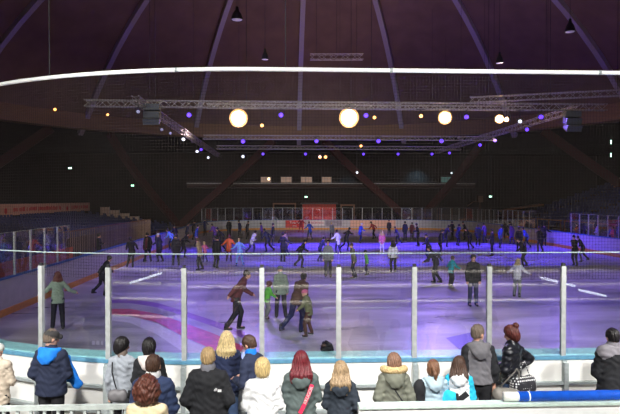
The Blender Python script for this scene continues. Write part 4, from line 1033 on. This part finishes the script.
# backpack strips on the brown haired girl, crossing straps of ponytail girl
yb_ = back_y(J15, 1.2, .03, .06)
r = strap(brg, J15, [(-.12, yb_-.02, 1.02), (.0, yb_-.03, 1.15), (.14, yb_-.01, 1.27)], .075, blk, 'wide black band crossing the back of the white and cyan jacket')
r = strap(brg, J15, [(-.06, yb_-.03, .94), (.05, yb_-.04, 1.05), (.18, yb_-.01, 1.14)], .10, white, 'white lettered band below the black band on the same jacket', txt='RITY', tm=DKT)
yb_ = back_y(J14, 1.2, .03, .02)
bag(W(pon, J14, (-.24, -.06, 1.0)), .2, .16, .14, .42, blk, 'black rucksack edge at the left of the pale blue jacket', name='rucksack')
yb_ = back_y(J13, 1.2, .045, .045)
strap(fuh, J13, [(.16, yb_+.02, 1.0), (.08, yb_-.01, 1.15), (-.02, yb_-.01, 1.30)], .016, blk, 'thin dark strap across the olive grey parka')
pk = W(brg, J15, (-.13, -.25, 1.02)); r = thing('backpack', 'bright cyan backpack with black edge on the brown haired girl', 'backpack', pk, -.35)
me = sdf_mesh([P('b', (-.02, 0, -.12), (.0, 0, .14), .13, .11, sc=(1, .55, 1), k=.03)], .012, ['b'], [cyan], disp=lambda X, Y, Z: .004*np.sin(X*50)*np.sin(Z*35)); o = D.objects.new('pouch', me); COL.objects.link(o); o.parent = r
MB().tube([(.10, -.02, .22), (.13, -.05, .05), (.12, -.04, -.2)], .02, 8).build('edge_strap', blk, r, smooth=True)
# logo on the black jacket (child of the jacket)
jk6 = [o for o in COL.objects if o.parent == blm and o.name.startswith('jacket')][0]
lg = MB(); s6 = J6['S']; by = (back_y(J6, 1.3, .05)-.035)*s6
for k in range(3):
    pts = [(.0, 0)]
    r0, r1 = .012+k*.010, .018+k*.010; n = 8; vs_ = []
    for j in range(n+1):
        a = PI/2*j/n; vs_ += [(-r0*math.cos(a), 0, r0*math.sin(a)), (-r1*math.cos(a), 0, r1*math.sin(a))]
    lg.add([(x+.135, by, z+1.30*s6) for x, y, z in vs_], [(2*j, 2*j+1, 2*j+3, 2*j+2) for j in range(n)])
lg.box((.165, by, 1.305*s6), (.045, .003, .030)); 
lo6 = lg.build('logo', mat('logo_white', (.85, .85, .85), .5), jk6); lo6['label'] = 'small white embroidered logo'

# ================================================================== SKATERS
SKC = {'dark': (34, 32, 44), 'black': (20, 20, 26), 'navy': (34, 38, 80), 'red': (150, 40, 40), 'maroon': (92, 36, 44), 'green': (96, 190, 70), 'grey': (120, 124, 128), 'white': (215, 215, 225), 'ltblue': (120, 160, 230), 'olive': (104, 108, 78), 'pink': (210, 110, 150), 'orange': (216, 96, 40), 'teal': (30, 160, 170), 'brown': (80, 52, 44), 'palegreen': (140, 156, 140), 'violet': (110, 70, 170), 'blue': (50, 80, 190), 'sand': (170, 150, 124)}
def skc(n): return cloth('skater_'+n, SKC[n])
HC = {'dark': h_dk, 'brown': h_br, 'blond': h_bl, 'ginger': h_au, 'red': h_rd}
# (px feet, py feet, height m, jacket, trousers, hair, hair style, hat, facing deg, legs, arms, description)
SK = [
 (58, 329, 1.62, 'palegreen', 'dark', 'ginger', 'long', None, 20, 'glide', 'out', 'skater with ginger hair in pale green jacket, alone near the left boards'),
 (236, 330, 1.75, 'maroon', 'dark', 'dark', 'short', None, -80, 'push', 'swing', 'skater in maroon jacket leaning in front of the magenta band'),
 (267, 319, 1.15, 'green', 'grey', 'ginger', 'bob', None, -60, 'glide', 'out', 'small child skater in bright green jacket'),
 (281, 318, 1.62, 'palegreen', 'dark', 'dark', 'short', 'grey', 10, 'glide', 'down', 'skater in pale green jacket and grey hat beside the green child'),
 (297, 333, 1.74, 'brown', 'navy', 'dark', 'short', None, -30, 'push', 'reach', 'skater in brown jacket bending beside the olive child'),
 (309, 336, 1.25, 'olive', 'brown', 'blond', 'bob', 'pink', 60, 'wide', 'out', 'child skater in olive jacket and pink hat'),
 (328, 277, 1.75, 'grey', 'dark', 'dark', 'short', None, 170, 'stand', 'down', 'skater in grey jacket standing in mid ice left of the second tall post pair'),
 (354, 278, 1.65, 'olive', 'dark', 'brown', 'short', None, 90, 'glide', 'down', 'skater in olive jacket gliding at mid ice'),
 (367, 275, 1.2, 'green', 'dark', 'dark', 'short', None, 90, 'glide', 'down', 'child in green beside the olive skater at mid ice'),
 (393, 272, 1.60, 'white', 'black', 'dark', 'long', None, 0, 'stand', 'down', 'skater in white jacket with long dark hair at mid ice'),
 (436, 283, 1.7, 'dark', 'black', 'dark', 'short', None, 60, 'push', 'swing', 'dark dressed skater leaning just left of the fifth tall post'),
 (473, 306, 1.78, 'black', 'navy', 'dark', 'short', None, 180, 'stand', 'down', 'tall skater in black standing right of centre'),
 (451, 287, 1.3, 'teal', 'dark', 'brown', 'short', None, -60, 'glide', 'out', 'child skater in teal jacket right of the centre'),
 (517, 297, 1.45, 'white', 'grey', 'blond', 'long', None, -40, 'glide', 'out', 'skater in white with fair hair left of the rightmost post'),
 (575, 266, 1.72, 'black', 'dark', 'dark', 'short', None, 120, 'glide', 'swing', 'dark skater near the right boards'),
 (583, 262, 1.6, 'black', 'black', 'brown', 'short', None, 60, 'push', 'out', 'second dark skater near the right boards, nearer the wall'),
 (102, 296, 1.6, 'dark', 'dark', 'dark', 'short', None, -60, 'push', 'swing', 'dark skater gliding along the left boards'),
 (240, 266, 1.55, 'ltblue', 'ltblue', 'blond', 'short', None, 30, 'wide', 'out', 'skater dressed all in light blue left of centre'),
 (229, 262, 1.6, 'orange', 'brown', 'ginger', 'bob', None, 0, 'glide', 'out', 'skater in orange jacket left of centre'),
 (200, 270, 1.70, 'sand', 'dark', 'brown', 'short', None, 80, 'glide', 'down', 'skater in sand coloured jacket left of the orange one'),
 (183, 258, 1.7, 'black', 'black', 'dark', 'short', None, -80, 'push', 'swing', 'black dressed skater in the left half of the ice'),
 (160, 262, 1.7, 'navy', 'dark', 'dark', 'short', 'white', 70, 'glide', 'out', 'skater in navy with white hat toward the left'),
 (300, 268, 1.6, 'dark', 'dark', 'dark', 'short', None, -90, 'push', 'swing', 'dark skater at mid ice behind the brown jacket skater'),
 (338, 254, 1.65, 'white', 'navy', 'dark', 'short', None, 40, 'glide', 'out', 'skater in white top and navy trousers, centre of the blue ice'),
 (346, 251, 1.75, 'black', 'black', 'dark', 'short', None, -60, 'push', 'wide', 'black dressed skater with spread arms in the blue ice'),
 (382, 253, 1.55, 'pink', 'white', 'blond', 'long', None, 0, 'stand', 'down', 'skater in pale pink right of centre in the blue ice'),
 (398, 244, 1.5, 'navy', 'dark', 'dark', 'short', None, 90, 'push', 'out', 'crouching navy skater in the blue ice'),
 (360, 243, 1.7, 'blue', 'navy', 'dark', 'short', 'white', -70, 'glide', 'out', 'skater in blue with white hat before the far boards'),
 (374, 239, 1.7, 'red', 'dark', 'dark', 'short', None, 60, 'push', 'swing', 'skater in red before the far boards right of centre'),
 (405, 241, 1.75, 'navy', 'navy', 'dark', 'short', None, 10, 'stand', 'down', 'navy skater, left one of a close pair before the far boards'),
 (412, 240, 1.6, 'maroon', 'dark', 'dark', 'short', None, -10, 'stand', 'down', 'maroon skater, right one of the close pair before the far boards'),
 (418, 246, 1.8, 'black', 'dark', 'dark', 'short', None, 90, 'glide', 'reach', 'tall black skater beside the close pair'),
 (445, 247, 1.75, 'black', 'navy', 'dark', 'short', None, -80, 'push', 'wide', 'black skater with spread arms right of the centre'),
 (458, 246, 1.75, 'navy', 'dark', 'dark', 'short', None, -60, 'glide', 'swing', 'navy skater toward the right far corner'),
 (310, 240, 1.7, 'blue', 'navy', 'ginger', 'short', None, 30, 'wide', 'out', 'skater in blue just left of centre before the far boards'),
 (301, 232.5, 1.75, 'red', 'red', 'dark', 'short', 'black', 180, 'wide', 'out', 'person in red suit bending by the red advertising board'),
 (273, 246, 1.8, 'black', 'navy', 'dark', 'short', None, -90, 'stand', 'down', 'tall dark skater left of the red advertising board'),
 (262, 241, 1.65, 'violet', 'navy', 'dark', 'short', None, 90, 'glide', 'out', 'skater in violet jacket toward the far left'),
 (247, 240, 1.75, 'dark', 'black', 'dark', 'short', None, -60, 'glide', 'down', 'dark skater, left neighbour of the violet jacket'),
 (240, 238, 1.7, 'navy', 'black', 'dark', 'short', None, 60, 'glide', 'down', 'navy skater toward the far left boards'),
 (229, 238, 1.8, 'black', 'black', 'dark', 'short', None, 0, 'stand', 'down', 'black skater by the far left boards'),
 (215, 243, 1.7, 'violet', 'navy', 'dark', 'short', None, 60, 'push', 'swing', 'violet dressed skater in the far left ice'),
 (196, 247, 1.7, 'blue', 'navy', 'dark', 'short', None, -90, 'glide', 'down', 'blue dressed skater in the far left ice'),
 (170, 248, 1.75, 'dark', 'dark', 'dark', 'short', None, 60, 'glide', 'out', 'dark skater under the stepped barrier side'),
 (148, 262, 1.75, 'black', 'dark', 'dark', 'short', None, 30, 'glide', 'down', 'black skater beside the left boards, in a loose crowd'),
 (140, 256, 1.65, 'navy', 'black', 'brown', 'short', None, -30, 'stand', 'down', 'navy skater in the crowd at the left boards'),
 (132, 262, 1.7, 'maroon', 'black', 'dark', 'short', 'black', -60, 'glide', 'down', 'maroon skater with black hat at the left boards'),
 (154, 250, 1.6, 'ltblue', 'navy', 'dark', 'short', None, 90, 'push', 'swing', 'light blue skater behind the crowd at the left boards'),
 (205, 262, 1.2, 'pink', 'navy', 'blond', 'bob', None, 40, 'glide', 'out', 'child skater in pink between the sand jacket and the orange one'),
 (216, 268, 1.72, 'black', 'black', 'dark', 'short', None, -30, 'glide', 'down', 'black skater just behind the sand jacket'),
 (485, 243, 1.7, 'violet', 'navy', 'dark', 'short', None, 40, 'glide', 'out', 'violet skater toward the far right corner'),
 (470, 250, 1.7, 'black', 'black', 'dark', 'short', None, 80, 'push', 'swing', 'black skater toward the far right'),
 (500, 248, 1.72, 'blue', 'navy', 'dark', 'short', None, -80, 'glide', 'down', 'blue skater at the far right'),
 (512, 244, 1.7, 'violet', 'violet', 'dark', 'short', None, 20, 'glide', 'down', 'skater all in violet at the far right'),
 (519, 252, 1.75, 'black', 'black', 'dark', 'short', None, -40, 'stand', 'down', 'black skater at the far right beside the violet one'),
 (527, 249, 1.7, 'blue', 'dark', 'dark', 'short', None, 70, 'push', 'out', 'blue skater close to the right boards'),
 (540, 252, 1.75, 'black', 'dark', 'brown', 'short', None, 20, 'glide', 'down', 'black skater close to the right boards'),
 (524, 268, 1.7, 'dark', 'dark', 'dark', 'short', None, 90, 'push', 'swing', 'dark skater in front of the right group'),
 (428, 262, 1.68, 'dark', 'navy', 'dark', 'short', None, 100, 'glide', 'swing', 'dark skater in the right centre of the ice'),
 (287, 256, 1.6, 'sand', 'navy', 'brown', 'short', None, 80, 'glide', 'out', 'sand coloured skater at centre left'),
 (252, 254, 1.65, 'white', 'navy', 'dark', 'short', None, -50, 'push', 'swing', 'white topped skater behind the light blue one'),
 (332, 240, 1.6, 'grey', 'navy', 'blond', 'short', None, 20, 'glide', 'down', 'grey skater before the far boards at centre'),
 (389, 236, 1.6, 'dark', 'black', 'dark', 'short', None, 160, 'stand', 'down', 'dark small figure by the far boards under the peach sign'),
 (320, 262, 1.55, 'navy', 'black', 'dark', 'short', None, -70, 'push', 'out', 'navy skater between the grey and the white jackets'),
 (190, 240, 1.75, 'black', 'black', 'dark', 'short', None, -60, 'glide', 'down', 'gliding black skater in the far left crowd by the boards'),
 (205, 236, 1.75, 'navy', 'black', 'dark', 'short', None, 40, 'stand', 'out', 'standing navy skater beside the far left boards'),
 (222, 252, 1.80, 'black', 'black', 'dark', 'short', None, 90, 'push', 'swing', 'striding black skater in the thick of the left crowd'),
 (176, 266, 1.78, 'dark', 'black', 'dark', 'short', None, 20, 'glide', 'down', 'gliding charcoal skater left of the sand jacket skater'),
 (283, 262, 1.75, 'dark', 'black', 'dark', 'short', None, -40, 'stand', 'out', 'standing charcoal skater between the violet and the brown skaters'),
 (268, 252, 1.70, 'navy', 'black', 'dark', 'short', None, 60, 'push', 'swing', 'striding navy skater just left of the red board line'),
 (440, 256, 1.75, 'black', 'black', 'dark', 'short', None, -90, 'glide', 'down', 'gliding black skater right of centre before the far boards'),
 (452, 240, 1.70, 'dark', 'black', 'dark', 'short', None, 30, 'stand', 'out', 'standing charcoal skater at the far boards right of centre'),
 (466, 240, 1.75, 'black', 'black', 'dark', 'short', None, 100, 'push', 'swing', 'striding black skater at the far right under the screens'),
 (478, 246, 1.70, 'navy', 'black', 'dark', 'short', None, -20, 'glide', 'down', 'gliding navy skater behind the violet skater at far right'),
 (492, 256, 1.78, 'black', 'black', 'dark', 'short', None, 60, 'stand', 'out', 'standing black skater nearest of the far right group'),
 (506, 240, 1.70, 'dark', 'black', 'dark', 'short', None, 0, 'push', 'swing', 'striding charcoal skater in the far right corner'),
 (532, 240, 1.70, 'navy', 'black', 'dark', 'short', None, 50, 'glide', 'down', 'gliding navy skater near the right boards, far off'),
 (550, 246, 1.75, 'black', 'black', 'dark', 'short', None, -50, 'stand', 'out', 'standing black skater by the right boards between two others'),
 (120, 268, 1.72, 'black', 'black', 'dark', 'short', None, 30, 'push', 'swing', 'striding black skater by the left boards behind the gliding one'),
 (165, 243, 1.70, 'navy', 'black', 'dark', 'short', None, -80, 'glide', 'down', 'gliding navy skater far off at the left boards'),
]
for k, (px, py, H, jc, tc_, hc_, hs, hat, fd, lg_, ar, lab) in enumerate(SK):
    p = G(px, py); near_ = k < 14
    aa = {'out': ('out', 'out'), 'down': ('down', 'down'), 'swing': ('reach', 'swing'), 'reach': ('reach', 'front'), 'wide': ('wide', 'wide')}[ar]
    ln = {'push': .45, 'glide': .18, 'wide': .25, 'stand': .0}[lg_]
    if 'bending' in lab: ln = .6
    if px > 565: pass
    xx = min(max(p.x, -14.3), 14.3); yy2 = min(p.y, 59.3)
    kw = dict(bulk=.025, jacket=skc(jc), trousers=skc(tc_), haircol=HC[hc_], hair=hs if hat is None else ('short' if not near_ else 'none'), arms=aa, lean=ln, legs=lg_ if k % 2 or lg_ != 'push' else 'pushl', skates=True, nod=.1,
              hatcol=skc(hat) if hat else None, head=1.15 if H < 1.4 else 1.0)
    if near_: person(lab, (xx, yy2, 0), math.radians(fd), H, h=.016, **kw)
    else: person(lab, (xx, yy2, 0), math.radians(fd), H, h=.035 if p.y < 22 else .045, detail=False, **kw)
# people in the stands at right and left
for (x, y, z, jc, fd, lab) in ((17.6, 33.5, 0, 'white', 90, 'person in white standing behind the right boards'), (17.6, 36.5, 0, 'red', 80, 'person in red standing behind the right boards'), (17.5, 31.2, 0, 'orange', 100, 'person in orange standing behind the right boards, nearest'),
                               (-16.6, 24.0, 0, 'black', -90, 'person in black behind the left boards by the fence')):
    person(lab, (x, y, z), math.radians(fd), 1.75, bulk=.025, jacket=skc(jc), trousers=skc('dark'), haircol=h_dk, hair='short', arms=('front', 'front'), detail=False, h=.04)

# light tubes on the near terrace (behind and beside the camera, mirrored in the glass)
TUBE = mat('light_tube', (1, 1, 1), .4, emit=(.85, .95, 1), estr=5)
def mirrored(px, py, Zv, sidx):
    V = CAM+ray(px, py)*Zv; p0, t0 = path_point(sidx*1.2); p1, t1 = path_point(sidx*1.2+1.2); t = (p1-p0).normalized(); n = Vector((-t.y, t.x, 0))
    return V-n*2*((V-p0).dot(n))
for (xa, ya, xb, yb2, d, si, lab) in ((130, 283, 162, 273, 16.0, 1, 'sloping light tube on the terrace, mirrored at left in the near glass'), (540, 277.5, 575, 286, 16.0, -5, 'upper sloping light tube on the terrace, mirrored at right in the near glass'),
        (579, 290, 606, 296, 15.6, -5, 'lower sloping light tube on the terrace, mirrored at right in the near glass'), (480, 302, 512, 307, 14.0, -4, 'short level light tube on the terrace, mirrored beside the white post'), (562, 312, 612, 312, 14.0, -5, 'long level light tube on the terrace, mirrored at the lower right')):
    A_, B_ = mirrored(xa, ya, d, si), mirrored(xb, yb2, d, si); c = (A_+B_)/2
    r = thing('light_tube', lab, 'lamp', c); MB().tube([A_-c, B_-c], .03, 8).build('tube', TUBE, r)
    for q in (A_-c, B_-c): MB().bar(q, (q.x, q.y, -c.z+.15), .03, .03).build('bracket', DARK, r)
